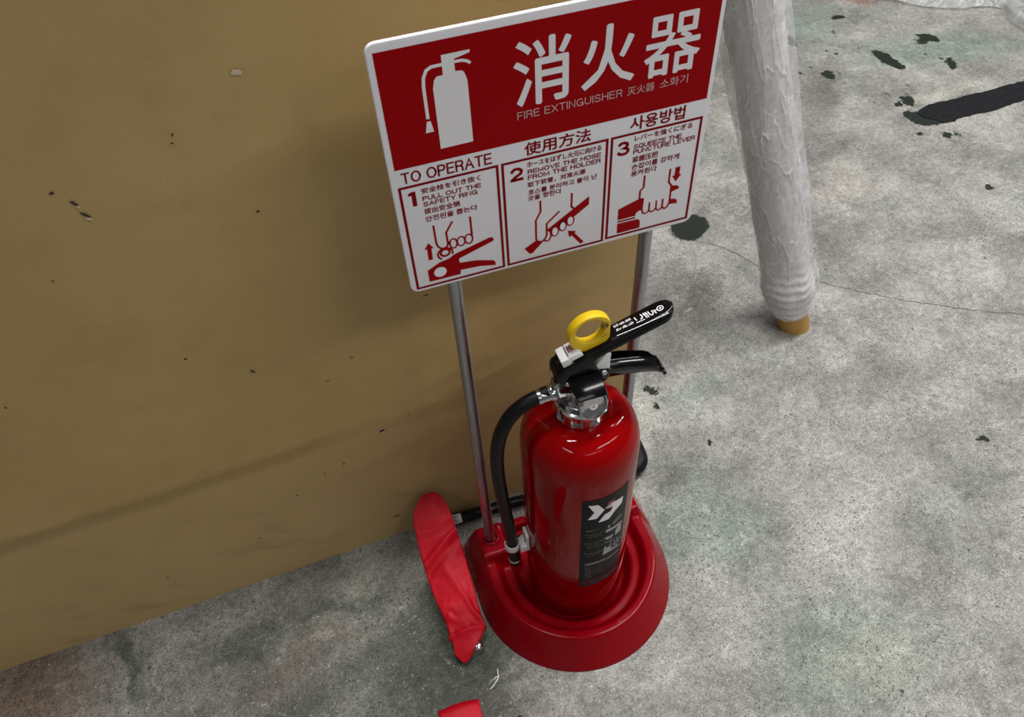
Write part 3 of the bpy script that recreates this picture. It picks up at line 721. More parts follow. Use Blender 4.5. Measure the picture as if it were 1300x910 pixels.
# ================================================================== EXTINGUISHER
ext = empty('fire_extinguisher', (0, 0, 0.0188), 'glossy red fire extinguisher with black levers and yellow ring standing in the red stand', 'extinguisher')
EZ = 0.0188
def epart(name, bm, mat, parent=None, **kw):
    """geometry given in world coordinates, stored relative to the extinguisher's base"""
    for v in bm.verts: v.co.z -= EZ
    return link(name, bm, mat, parent or ext, **kw)
def lab(o, t): o['label'] = t; return o

# cylinder body
prof = [(0.0, 0.0195), (0.062, 0.0190), (0.0685, 0.0200), (0.0712, 0.0235), (0.0718, 0.030), (0.0718, 0.0365), (0.0730, 0.0400), (0.0742, 0.0440), (0.0742, 0.056), (0.0748, 0.061), (0.0750, 0.066), (0.0750, 0.20), (0.0750, 0.300), (0.0750, 0.405)]
for k in range(1, 22):
    t = k / 21 * pi / 2; prof.append((0.0295 + (0.0750 - 0.0295) * max(0.0, cos(t)) ** 0.75, 0.405 + 0.063 * sin(t) ** 0.85))
prof += [(0.0285, 0.4690), (0.0282, 0.472), (0.0, 0.472)]
bm = bmesh.new(); lathe(bm, prof, 128); fix(bm)
body = epart('cylinder_body', bm, M['red_paint'], smooth=True)

# label wrapped on the cylinder
def Lb(off): return lambda a, z: Vector(((0.0750 + off) * cos(radians(a)), (0.0750 + off) * sin(radians(a)), z / 1000))
bm = bmesh.new(); A0, A1, Z0, Z1 = -108.6, -57.0, 139.5, 383.5; n1, n2 = 30, 6
rc = [[bm.verts.new(Lb(0.00035)(A0 + (A1 - A0) * i / n1, Z0 + (Z1 - Z0) * j / n2)) for i in range(n1 + 1)] for j in range(n2 + 1)]
for j in range(n2):
    for i in range(n1): bm.faces.new((rc[j][i], rc[j][i + 1], rc[j + 1][i + 1], rc[j + 1][i]))
label = lab(epart('label', bm, M['label_black'], smooth=True), 'black paper label with white emblem')
def lprint(name, mat, f, off=0.0008):
    # drawn flat in (degrees, millimetres), cut finely, then bent round the cylinder
    bm = bmesh.new(); f(bm, lambda a, z: Vector((a, z, 0)))
    for _ in range(4):
        es = [e for e in bm.edges if abs(e.verts[0].co.x - e.verts[1].co.x) > 2.5]
        if not es: break
        bmesh.ops.subdivide_edges(bm, edges=es, cuts=1); bmesh.ops.triangulate(bm, faces=bm.faces)
    for v in bm.verts: v.co = Lb(off + v.co.z)(v.co.x, v.co.y) - Vector((0, 0, EZ))
    for fc in bm.faces:
        fc.normal_update(); c = fc.calc_center_median()
        if fc.normal.x * c.x + fc.normal.y * c.y < 0: fc.normal_flip()
    o = link(name, bm, mat, label)
    if name == 'label_text': o['kind'] = 'stuff'      # lines of print too small to pick apart
    return o
EMB = [(-85.9, 355.1), (-79.1, 362.6), (-64.2, 358.5), (-65.2, 343.9), (-73.2, 337.2), (-80.6, 323.5), (-92.0, 324.5), (-86.0, 340.3), (-79.2, 342.2), (-76.8, 351.5)]
lprint('emblem', M['print_white'], lambda b, m: (poly(b, [(-102.8, 371.5), (-93.3, 369.8), (-86.2, 352.6), (-93.9, 336.0), (-102.8, 336.6), (-96.6, 352.6)], m), poly(b, EMB, m)))
lprint('emblem', M['label_red'], lambda b, m: poly(b, [(-85.4, 356.6), (-81.8, 369.5), (-74.6, 369.6), (-77.2, 360.6), (-79.8, 355.2)], m))
def small_text(b, m, a0, a1, z, h, dens=0.75):
    a = a0
    while a < a1:
        w = rnd.uniform(0.35, 0.9)
        if rnd.random() < dens:
            rect(b, a, a + w * 0.7, z, z + h * rnd.uniform(0.35, 1), m)
            if rnd.random() < 0.5: rect(b, a, a + w * 0.25, z, z + h, m)
        a += w
def dim(b, m):
    small_text(b, m, -104, -91, 305, 4.4, 0.9)
    for (z0, n) in ((294, 2), (270, 3), (241, 2)):
        small_text(b, m, -104, -102.6, z0 + 1, 4, 1.0)
        for k in range(n): small_text(b, m, -101.5, -83.5 - (k % 2) * 4, z0 - 6 * k, 2.6)
    for k in range(9): small_text(b, m, -102.5, -95.5, 202 - 4.4 * k, 2.2, 0.95)
    for k in range(4): small_text(b, m, -94, -84 + k, 198 - 7 * k, 2.4)
lprint('label_text', M['label_dim'], dim)
def grey(b, m):
    small_text(b, m, -103, -81.0, 208, 6.2, 1.0); small_text(b, m, -80, -62, 206, 4.6, 0.9)
    poly(b, [(-82.5, 288), (-61, 286), (-61, 292), (-82.5, 296)], m); poly(b, [(-82.5, 228), (-62, 222), (-62, 227), (-82.5, 234)], m)
    poly(b, [(-84, 226), (-72, 226), (-76, 243), (-80, 243), (-82, 252)], m)
    poly(b, [(-84, 275), (-80, 266), (-74, 266), (-72, 272), (-78, 274)], m); poly(b, [(-70, 265), (-62, 265), (-62, 283), (-66, 287), (-70, 280)], m)
    for (u, v) in ((-66, 236), (-63, 243), (-68, 248), (-72, 238)): stroke(b, oval(u, v, 2.4, 5, 10), 1.0, m, True)
    stroke(b, [(-76, 244), (-74, 262)], 1.0, m); stroke(b, [(-83, 262), (-77, 258), (-72, 258)], 1.2, m)
    for k in range(4): stroke(b, oval(-73.5 + 2.6 * k, 305 + 1.5 * k, 1.4, 4.5, 10), 0.8, m, True)
    poly(b, [(-80.5, 299), (-78, 299), (-78, 307), (-80.5, 304)], m)
lprint('label_text', M['label_grey'], grey)
lprint('label_stripe', M['label_purple'], lambda b, m: [rect(b, -108.2 + k * 5.1, -108.2 + (k + 1) * 5.1, 143.5, 160, m) for k in range(10)], 0.0006)
def foot(b, m):
    for k in range(3): small_text(b, m, -104, -60, 156 - k * 5.2, 2.4, 0.6)
lprint('label_text', M['label_dim'], foot, 0.0009)

# chrome collar with notches
bm = bmesh.new()
def notch(r, h, t):
    if 0.4745 < h < 0.4925:
        q = (t * 9 / (2 * pi)) % 1.0
        return r - 0.0032 * max(0, min(1, (abs(q - 0.5) - 0.23) / 0.02)) if r > 0.03 else r
    return r
lathe(bm, [(0.0285, 0.4700), (0.0315, 0.4705), (0.0322, 0.4720), (0.0322, 0.4744), (0.0322, 0.4752), (0.0322, 0.4918), (0.0322, 0.4926), (0.0316, 0.4950), (0.0295, 0.4965), (0.0200, 0.4972), (0.0, 0.498)], 200, rfun=notch)
fix(bm); smooth_by_angle(epart('collar', bm, M['chrome']), 30)
# valve block
bm = bmesh.new(); lathe(bm, [(0.0225, 0.4950), (0.0225, 0.4985), (0.0180, 0.5000), (0.0165, 0.5080), (0.0165, 0.5320), (0.0120, 0.5360), (0.0, 0.536)], 48)
lathe(bm, [(0.0, 0.0), (0.0125, 0.0), (0.0125, 0.028), (0.0, 0.028)], 32, axis=(-1, 0, 0), origin=(0, 0, 0.520))
lathe(bm, [(0.0, 0.004), (0.0150, 0.004), (0.0150, 0.018), (0.0130, 0.0215), (0.0, 0.0215)], 32, axis=(0.10, -0.97, 0.22), origin=(0.002, -0.006, 0.5060))
fix(bm); smooth_by_angle(epart('valve_body', bm, M['chrome']), 35)
# hex nut and washer on the hose side
bm = bmesh.new()
lathe(bm, [(0.0, 0.0), (0.0145, 0.0), (0.0155, 0.0012), (0.0155, 0.0098), (0.0145, 0.011), (0.0, 0.011)], 6, axis=(-1, 0, 0), origin=(-0.0225, 0, 0.520))
fix(bm); epart('hose_nut', bm, M['nut'])
# pressure gauge facing the viewer
GA = Vector((0.10, -0.90, 0.42)).normalized(); GO = Vector((0.0025, -0.0260, 0.5105))
bm = bmesh.new(); lathe(bm, [(0.0, -0.012), (0.0150, -0.012), (0.0172, -0.002), (0.0182, 0.0015), (0.0181, 0.0040), (0.0170, 0.0045), (0.0165, 0.0020), (0.0165, -0.0005), (0.0, -0.0005)], 48, axis=GA, origin=GO)
fix(bm); gauge = smooth_by_angle(epart('gauge', bm, M['chrome']), 35)
def gauge_child(name, prof, mat, seg=40, smooth=True):
    bm = bmesh.new(); lathe(bm, prof, seg, axis=GA, origin=GO); fix(bm)
    for v in bm.verts: v.co.z -= EZ
    return link(name, bm, mat, gauge, smooth=smooth)
gauge_child('dial', [(0.0164, 0.0002), (0.0, 0.0003)], M['dial'])
gauge_child('lens', [(0.0165, 0.0028), (0.0120, 0.0042), (0.0060, 0.0049), (0.0, 0.0051)], M['lens'])
gu = GA.cross(Vector((0, 0, 1))).normalized() * -1; gv = gu.cross(GA).normalized() * -1
if gv.z < 0: gv = -gv
def Gm(off): return lambda u, v: GO + GA * off + gu * (u / 1000) + gv * (v / 1000) - Vector((0, 0, EZ))
bm = bmesh.new(); poly(bm, oval(1.5, -3.5, 5.2, 4.4), Gm(0.0008)); fix(bm); link('dial_print', bm, M['print_white'], gauge)
bm = bmesh.new(); write(bm, 'ABC', -1.8, 4.6, -5.0, -2.2, Gm(0.0011)); link('dial_print', bm, M['black_print'], gauge)
bm = bmesh.new(); poly(bm, [(9, 5), (15.5, 4), (14.0, -4), (12.2, -1)], Gm(0.0008)); poly(bm, [(-15.8, 2), (-9, 3), (-8, -3.5), (-14, -6.5)], Gm(0.0008)); fix(bm); link('dial_print', bm, M['label_grey'], gauge)
bm = bmesh.new(); poly(bm, [(-7.5, 6), (7.5, 6.5), (6.6, 0.8), (-6.4, 0.8)], Gm(0.0008)); fix(bm); link('dial_print', bm, M['label_black'], gauge)

# black bracket of the head
bm = bmesh.new()
br = [(-0.0300, 0.5280), (-0.0305, 0.5560), (-0.0260, 0.5700), (0.0060, 0.5790), (0.0100, 0.5620), (0.0150, 0.5515), (0.0275, 0.5480), (0.0285, 0.5340), (0.0240, 0.5290), (-0.0150, 0.5230)]
extrude_profile(bm, br, lambda p, d: Vector((p[0], d, p[1])), -0.0135, -0.0115)
extrude_profile(bm, br, lambda p, d: Vector((p[0], d, p[1])), 0.0115, 0.0135)
box(bm, -0.0300, -0.0280, -0.0115, 0.0115, 0.530, 0.560)
box(bm, -0.012, 0.013, -0.0115, 0.0115, 0.533, 0.548)
fix(bm); br_o = epart('head_bracket', bm, M['black_gloss']); bevel_mod(br_o, 0.0008, 2)
# sloping black hood above the gauge
bm = bmesh.new()
T0 = [(-0.0235, -0.0135, 0.5500), (0.0175, -0.0135, 0.5470)]; T1 = [(-0.0176, -0.0360, 0.5345), (0.0165, -0.0360, 0.5335)]
vs = [bm.verts.new(p) for p in (T0[0], T0[1], T1[1], T1[0])]
ws = [bm.verts.new((p[0], p[1] + 0.002, p[2] - 0.003)) for p in (T0[0], T0[1], T1[1], T1[0])]
bm.faces.new(vs); bm.faces.new(ws[::-1])
for i in range(4): bm.faces.new((vs[i], ws[i], ws[(i + 1) % 4], vs[(i + 1) % 4]))
# cheeks of the hood
a = [bm.verts.new(p) for p in ((0.0172, -0.0130, 0.5470), (0.0165, -0.0360, 0.5335), (0.0180, -0.0300, 0.5250), (0.0190, -0.0130, 0.5280))]
b = [bm.verts.new((v.co.x - 0.002, v.co.y, v.co.z)) for v in a]
bm.faces.new(a); bm.faces.new(b[::-1])
for i in range(4): bm.faces.new((a[i], b[i], b[(i + 1) % 4], a[(i + 1) % 4]))
fix(bm); bevel_mod(lab(epart('gauge_hood', bm, M['black_gloss']), 'black sloping plate over the gauge'), 0.0009, 2)
for (x, z) in ((-0.0215, 0.5440), (0.0205, 0.5452)):
    bm = bmesh.new(); lathe(bm, [(0.0040, 0.0), (0.0043, 0.0012), (0.0036, 0.0028), (0.0020, 0.0036), (0.0, 0.0038)], 24, axis=(0, -1, 0), origin=(x, -0.0130, z)); fix(bm)
    epart('rivet', bm, M['chrome'], smooth=True)

# upper (squeeze) lever: inverted channel with rounded tip
def channel(bm, path, hw, wall, tip_round=True, rear_round=False, thick=0.0016):
    """path: list of (x, z_top, wall_height, halfwidth)"""
    n = len(path); rows = []
    for (x, z, wh, w) in path:
        rows.append([(x, -w, z - wh), (x, -w, z - 0.0022), (x, -w + 0.0022, z), (x, -w * 0.45, z + 0.0006), (x, 0, z + 0.0008), (x, w * 0.45, z + 0.0006), (x, w - 0.0022, z), (x, w, z - 0.0022), (x, w, z - wh)])
    V = [[bm.verts.new(p) for p in r] for r in rows]
    V2 = [[bm.verts.new((p[0], p[1] * (1 - thick / max(0.003, abs(r[0][1]))) if abs(r[0][1]) > thick else p[1] * 0.3, p[2] - (thick if 0 < k < 8 else 0))) for k, p in enumerate(r)] for r in rows]
    for A, B in zip(V, V[1:]):
        for k in range(8): bm.faces.new((A[k], A[k + 1], B[k + 1], B[k]))
    for A, B in zip(V2, V2[1:]):
        for k in range(8): bm.faces.new((A[k + 1], A[k], B[k], B[k + 1]))
    for A, B, C_, D in zip(V, V[1:], V2, V2[1:]):
        bm.faces.new((A[0], B[0], D[0], C_[0])); bm.faces.new((A[8], C_[8], D[8], B[8]))
    for A, B in ((V[0], V2[0]), (V[-1], V2[-1])):
        for k in range(8): bm.faces.new((A[k], B[k], B[k + 1], A[k + 1]))
    fix(bm)
HW = 0.0130
path = []
def top_z(x):   # top surface of the squeeze lever
    if x > 0.012: return 0.5785 + 0.335 * x
    return 0.5825 - 0.010 * ((0.012 - x) / 0.047) - 0.010 * ((0.012 - x) / 0.047) ** 3
xs = [-0.0360 + 0.0030 * (1 - cos(k * pi / 8)) * 1.6 for k in range(5)]
for k, x in enumerate(xs): path.append((x, top_z(x) - 0.006 * (1 - k / 4) ** 2, 0.012 + 0.003 * k / 4, HW * (0.55 + 0.45 * sin(k / 4 * pi / 2))))
for k in range(1, 13):
    x = -0.022 + 0.110 * k / 12; path.append((x, top_z(x), 0.0185 if x < 0.000 else max(0.0105, 0.0185 - x * 0.8), HW))
R = HW
for k in range(1, 9):
    t = k / 8 * pi / 2; x = 0.0880 + 0.0145 * sin(t); path.append((x, top_z(x) - 0.0005 * k / 8, 0.0105, max(0.0022, HW * max(0.0, cos(t)) ** 0.75)))
bm = bmesh.new(); channel(bm, path, HW, 0)
lever = lab(smooth_by_angle(epart('squeeze_lever', bm, M['black_gloss']), 50), 'upper black squeeze lever with white writing')
# writing on the lever's top (u along the lever, v across), in millimetres
nrm = Vector((-0.335, 0, 1)).normalized()
def Wm(u, v): return Vector((u / 1000, v / 1000, 0.5785 + 0.335 * u / 1000 + 0.0008)) + nrm * 0.0008 - Vector((0, 0, EZ))
bm = bmesh.new()
stroke(bm, [(36.5, -6.6), (60, -9.2), (93.0, -12.4 + 1.0)], 0.8, Wm)
def jot(u0, v0, w, h, k):
    for i in range(k):
        a = u0 + w * i / k; stroke(bm, [(a + rnd.uniform(-.2, .2), v0), (a + rnd.uniform(-.2, .4), v0 + h * rnd.uniform(0.7, 1))], 0.55, Wm)
        if rnd.random() < 0.75:
            zz = v0 + h * rnd.choice((0.15, 0.5, 0.85)); stroke(bm, [(a, zz), (a + w / k, zz)], 0.5, Wm)
for (u, k) in ((38.6, 4), (45.3, 4), (52.2, 5)): jot(u, 4.6 - (u - 38) * 0.06, 5.6, 3.6, k)
for (u, k) in ((39.3, 4), (46.2, 4), (53.0, 4)): jot(u, -1.4 - (u - 38) * 0.06, 5.4, 3.4, k)
stroke(bm, [(61.2, 4.6), (62.0, -0.8)], 1.1, Wm)
stroke(bm, [(60.6, -3.4), (69.6, -4.2)], 0.9, Wm)
stroke(bm, [(67.9, 4.6), (68.9, 1.6), (68.2, -0.8), (66.0, -1.6)], 1.1, Wm)
stroke(bm, [(71.0, 4.4), (72.6, -3.8)], 1.0, Wm); stroke(bm, [(73.4, 4.2), (74.6, -4.0)], 1.0, Wm); stroke(bm, [(70.2, 1.8), (75.2, 1.0)], 0.8, Wm); stroke(bm, [(70.6, 3.6), (72.6, 2.6)], 0.9, Wm)
stroke(bm, [(76.0, 3.6), (76.6, -1.8), (78.4, -3.6), (80.2, -2.2), (80.0, 2.4)], 1.1, Wm)
stroke(bm, [(82.0, 1.8), (82.8, -4.0)], 1.1, Wm); stroke(bm, [(82.4, -0.6), (85.4, 0.8)], 0.9, Wm)
stroke(bm, oval(88.6, -0.3, 3.2, 3.1, 20), 1.0, Wm, True); poly(bm, oval(88.7, -0.4, 1.2, 1.2, 10), Wm); stroke(bm, [(93.0, -11.2), (91.8, -9.6)], 0.8, Wm)
for f in bm.faces: f.normal_update(); (f.normal_flip() if f.normal.z < 0 else None)
link('lever_print', bm, M['print_white'], lever)

# lower (carry) handle: channel open towards the lever, ending in a rolled lip
def trough(bm, path, th=0.0016):
    """path: (x, z_bottom, wall height, halfwidth)"""
    V = []
    for (x, z, wh, w) in path:
        V.append([bm.verts.new(p) for p in ((x, -w, z + wh), (x, -w, z + 0.003), (x, -w + 0.003, z), (x, 0, z - 0.0004), (x, w - 0.003, z), (x, w, z + 0.003), (x, w, z + wh),
                                            (x, w - th, z + wh), (x, w - th, z + 0.0035), (x, w - 0.0040, z + th), (x, 0, z + th), (x, -w + 0.0040, z + th), (x, -w + th, z + 0.0035), (x, -w + th, z + wh))])
    for A, B in zip(V, V[1:]):
        for k in range(14): bm.faces.new((A[k], A[(k + 1) % 14], B[(k + 1) % 14], B[k]))
    for A in (V[0], V[-1]):
        for k in range(6): bm.faces.new((A[k], A[k + 1], A[12 - k], A[13 - k]))
    fix(bm)
pp = []
key = [(0.012, 0.5310, 0.016, HW), (0.030, 0.5300, 0.0165, HW), (0.050, 0.5262, 0.0155, HW), (0.068, 0.5215, 0.0135, HW), (0.080, 0.5180, 0.0120, HW), (0.089, 0.5140, 0.0100, HW + 0.0003), (0.0945, 0.5105, 0.0050, HW + 0.001), (0.0990, 0.5085, 0.0035, HW + 0.001)]
for a_, b_ in zip(key, key[1:]):
    for k in range(4): pp.append(tuple(p + (q - p) * k / 4 for p, q in zip(a_, b_)))
pp.append(key[-1])
bm = bmesh.new(); trough(bm, pp); lab(smooth_by_angle(epart('carry_handle', bm, M['black_gloss']), 50), 'lower black carry handle curving down')
bm = bmesh.new(); sweep(bm, [(0.0990, -HW - 0.001, 0.5096), (0.0998, 0, 0.5098), (0.0990, HW + 0.001, 0.5096)], 0.0022, 12); fix(bm); epart('handle_lip', bm, M['black_gloss'], smooth=True)
# white push rod between levers
bm = bmesh.new()
extrude_profile(bm, [(0.0125, 0.5480), (0.0115, 0.5560), (0.0165, 0.5640), (0.0230, 0.5720), (0.0295, 0.5720), (0.0290, 0.5600), (0.0290, 0.5440)], lambda p, d: Vector((p[0], d, p[1])), -0.0120, 0.005)
bevel_mod(lab(epart('push_block', bm, M['white']), 'white plastic block between the levers'), 0.0016, 3)

# yellow ring
bm = bmesh.new()
outer = []
for k in range(40):
    t = 2 * pi * k / 40; c, s = cos(t), sin(t); x, z = 0.0070 + 0.0250 * c, 0.6045 + 0.0262 * s
    if c > 0.55: x = min(x, 0.0290)
    outer.append((x, z))
inner = [(0.0060 + 0.0168 * cos(t), 0.6085 + 0.0172 * sin(t)) for t in (2 * pi * k / 40 for k in range(40))]
def ring_band(y0, y1):
    A = [bm.verts.new((x, y0, z)) for x, z in outer]; B = [bm.verts.new((x, y0, z)) for x, z in inner]
    C_ = [bm.verts.new((x, y1, z)) for x, z in outer]; D = [bm.verts.new((x, y1, z)) for x, z in inner]
    for i in range(40):
        j = (i + 1) % 40
        bm.faces.new((A[i], A[j], B[j], B[i])); bm.faces.new((C_[j], C_[i], D[i], D[j])); bm.faces.new((A[j], A[i], C_[i], C_[j])); bm.faces.new((B[i], B[j], D[j], D[i]))
ring_band(-0.0055, 0.0055)
fix(bm); ring = bevel_mod(lab(epart('safety_ring', bm, M['yellow']), 'yellow plastic pull ring'), 0.0014, 3)
bm = bmesh.new(); box(bm, 0.0175, 0.0262, -0.0068, -0.0045, 0.6125, 0.6150); box(bm, 0.0185, 0.0205, -0.0068, -0.0045, 0.6095, 0.6180); box(bm, 0.0232, 0.0250, -0.0068, -0.0045, 0.6100, 0.6180)
poly(bm, [(0.0180, 0.5965), (0.0265, 0.6000), (0.0265, 0.5990), (0.0190, 0.5955)], lambda u, v: Vector((u, -0.0060, v)))
for v in bm.verts: v.co.z -= EZ
fix(bm); link('ring_marks', bm, simple('dark yellow relief', (0.25, 0.15, 0.005), 0.4), ring)
bm = bmesh.new(); box(bm, -0.0060, 0.0170, -0.0040, 0.0040, 0.5790, 0.5850); fix(bm); bevel_mod(epart('ring_foot', bm, M['yellow']), 0.001, 2)

# white seal cap clipped on the lever's rear
bm = bmesh.new()
def Tm(p, d):   # u along, v across, h up (mm)
    ang = radians(17); u, v, h = p[0], d, p[1]
    return Vector((-0.0262 + (u * 0.86 * cos(ang) - h * sin(ang)) / 1000, v * 0.9 / 1000, 0.5695 + (u * sin(ang) + h * cos(ang)) / 1000))
extrude_profile(bm, [(0, 0), (0, 11.0), (10.0, 11.3), (10.0, 9.7), (11.6, 9.7), (11.6, 11.5), (25.0, 11.5), (29.0, 7.0), (29.0, 4.0), (13.0, 4.0), (13.0, 1.5), (10.5, 1.5), (10.5, 0)], Tm, -12.9, 9.5)
seal = bevel_mod(lab(epart('seal_cap', bm, M['white']), 'small white seal cap with red characters'), 0.0007, 2)
bm = bmesh.new(); m3 = lambda u, v: Tm((u, 11.75), v) - Vector((0, 0, EZ))
write(bm, '封印', 13.0, 24.5, -6.0, 6.5, lambda u, v: m3(u, v), 0.25); fix(bm)
for f in bm.faces: f.normal_update(); (f.normal_flip() if f.normal.z < 0 else None)
link('seal_print', bm, M['label_red'], seal)
bm = bmesh.new(); rect(bm, 10.2, 11.5, -8.5, 7.5, lambda u, v: Tm((u, 9.95), v) - Vector((0, 0, EZ))); fix(bm); link('seal_slot', bm, M['black_print'], seal)

# hose
hp = [(-0.040, 0, 0.5200), (-0.0500, 0, 0.5180), (-0.0690, -0.001, 0.5130), (-0.0860, -0.001, 0.4990), (-0.0980, -0.001, 0.4770), (-0.1052, -0.001, 0.4480), (-0.1082, 0, 0.4130),
      (-0.1080, 0.001, 0.3680), (-0.1050, 0.002, 0.3070), (-0.1005, 0.003, 0.2400), (-0.0975, 0.004, 0.1790), (-0.0965, 0.004, 0.1430)]
bm = bmesh.new(); sp = spline(hp, 10); sweep(bm, sp, 0.0086, 24); fix(bm)
hose = lab(epart('hose', bm, M['rubber'], smooth=True), 'black rubber discharge hose')
bm = bmesh.new(); lathe(bm, [(0.0088, 0.0), (0.0098, 0.0006), (0.0098, 0.0050), (0.0100, 0.0056), (0.0098, 0.0062), (0.0098, 0.0150), (0.0102, 0.0158), (0.0112, 0.0165), (0.0115, 0.0200), (0.0105, 0.0225), (0.0, 0.0225)], 40, axis=(1, 0, 0.07), origin=(-0.0545, 0, 0.5165))
fix(bm); smooth_by_angle(epart('hose_ferrule', bm, M['chrome']), 35)
bm = bmesh.new(); lathe(bm, [(0.0, -0.004), (0.0075, -0.004), (0.0090, 0.000), (0.0092, 0.010), (0.0088, 0.013), (0.0, 0.013)], 32, axis=(0.04, 0, 1), origin=(-0.0963, 0.004, 0.1260)); fix(bm)
smooth_by_angle(lab(epart('hose_nozzle', bm, M['rubber']), 'black nozzle tip'), 40)
bm = bmesh.new(); lathe(bm, [(0.0089, 0.0), (0.0095, 0.0004), (0.0095, 0.0052), (0.0089, 0.0056)], 32, axis=(0.04, 0, 1), origin=(-0.0962, 0.004, 0.1345)); fix(bm)
epart('nozzle_band', bm, metal('worn tin band', (0.7, 0.66, 0.66), 0.3), smooth=True)
# white clip holding the hose to the cylinder
bm = bmesh.new()
cx, cy = -0.0982, 0.0035; pts = []
for k in range(21):
    t = radians(40 - 255 * k / 20); pts.append((cx + 0.0112 * cos(t), cy + 0.0112 * sin(t)))
inner_ = [(cx + 0.0090 * cos(radians(40 - 255 * k / 20)), cy + 0.0090 * sin(radians(40 - 255 * k / 20))) for k in range(21)]
extrude_profile(bm, pts + inner_[::-1], lambda p, d: Vector((p[0], p[1], d)), 0.176, 0.190)
extrude_profile(bm, [(-0.0895, -0.0105), (-0.0755, -0.0105), (-0.0745, 0.0100), (-0.0830, 0.0100), (-0.0885, 0.006), (-0.0885, -0.003)], lambda p, d: Vector((p[0], p[1], d)), 0.176, 0.190)
box(bm, -0.0800, -0.0752, -0.0090, 0.0090, 0.174, 0.214)
fix(bm); bevel_mod(lab(epart('hose_clip', bm, M['white_dull']), 'white plastic hose clip'), 0.0008, 2)
bm = bmesh.new(); extrude_profile(bm, [(0, 0.1905), (3.2, 0.190), (3.8, 0.204), (1.5, 0.209), (0.6, 0.203), (1.2, 0.196)], lambda p, d: Vector((-0.0812 + p[0] * 0.0003, -0.004 + p[0] / 1000 + d, p[1])), 0, 0.0012); fix(bm)
epart('clip_mark', bm, M['sign_dark_red'])

# ================================================================== BLACK TUBE FRAME ON THE FLOOR
fr = empty('tube_frame', (0, 0.16, 0), 'black tubular frame lying on the floor behind the red stand', 'frame')
def fpart(name, bm, mat, parent=None, **kw):
    for v in bm.verts: v.co.y -= 0.16
    return link(name, bm, mat, parent or fr, **kw)
RT = 0.0102
bm = bmesh.new(); sweep(bm, [(-0.185, 0.1695, RT), (-0.05, 0.1645, RT), (0.05, 0.158, RT), (0.182, 0.1500, RT)], RT, 24); fix(bm); tube = fpart('cross_tube', bm, M['tube_black'], smooth=True)
bm = bmesh.new(); sweep(bm, spline([(0.150, 0.1560, 0.0150), (0.176, 0.1555, 0.0150), (0.1885, 0.1620, 0.0150), (0.1945, 0.178, 0.0150), (0.1965, 0.225, 0.0150), (0.1985, 0.27, 0.0150)], 8), 0.0150, 24); fix(bm)
lab(fpart('elbow', bm, M['rubber'], smooth=True), 'black rubber elbow at the right corner')
bm = bmesh.new(); sweep(bm, [(0.198, 0.255, 0.013), (0.202, 0.33, RT), (0.209, 0.46, RT)], RT, 20); fix(bm); fpart('rear_leg', bm, M['tube_black'], smooth=True)
# bar-code sticker on the tube
def sticker(x0, x1, a0, a1, lines=True, name='sticker'):
    yc = lambda x: 0.1695 + (x + 0.185) * (-0.037) if x < -0.05 else 0.158 - (x - 0.05) * 0.0606
    f = lambda u, v, r=RT + 0.0004: Vector((u, yc(u) - r * cos(v), RT + r * sin(v)))
    bm = bmesh.new(); n = 8
    g = [[bm.verts.new(f(x0 + (x1 - x0) * i / 2, a0 + (a1 - a0) * j / n)) for i in range(3)] for j in range(n + 1)]
    for j in range(n):
        for i in range(2): bm.faces.new((g[j][i], g[j][i + 1], g[j + 1][i + 1], g[j + 1][i]))
    fix(bm)
    for v in bm.verts: v.co.y -= 0.16
    s = link(name, bm, M['white'], tube); s['label'] = 'small white sticker'
    if lines:
        bm = bmesh.new()
        for k in range(7):
            u = x0 + 0.0030 + 0.0022 * k; w = rnd.choice((0.0006, 0.0010, 0.0014))
            for j in range(4):
                b0, b1 = a0 + 0.35 + 0.28 * j, a0 + 0.35 + 0.28 * (j + 1)
                bm.faces.new([bm.verts.new(f(*q, RT + 0.0008)) for q in ((u, b0), (u + w, b0), (u + w, b1), (u, b1))])
        fix(bm)
        for v in bm.verts: v.co.y -= 0.16
        link('sticker_bars', bm, M['label_dim'], tube)
sticker(-0.168, -0.1450, 0.15, 1.9)
sticker(0.148, 0.157, 0.5, 1.4, False)

# ================================================================== BAR IN A RED VINYL SLEEVE, leaning on the board
wb = empty('covered_bar', (-0.187, -0.062, 0), 'short bar in a creased red vinyl sleeve leaning on the board left of the stand', 'covered bar')
def wpart(name, bm, mat, **kw):
    for v in bm.verts: v.co -= Vector((-0.187, -0.062, 0))
    return link(name, bm, mat, wb, **kw)
SL = 0.42
bm = bmesh.new(); sweep(bm, [(-0.1850, -0.055, 0.0160), (-0.1905, 0.145, 0.0160 + 0.200 * SL)], 0.0085, 20); fix(bm); wpart('bar', bm, M['tube_black'], smooth=True)
bm = bmesh.new(); lathe(bm, [(0.0090, -0.010), (0.0095, -0.008), (0.0095, 0.000), (0.0078, 0.003), (0, 0.0035)], 24, axis=(0.05, -1, -0.38), origin=(-0.1828, -0.0610, 0.0125)); fix(bm)
lab(wpart('end_cap', bm, M['chrome'], smooth=True), 'small metal end cap')
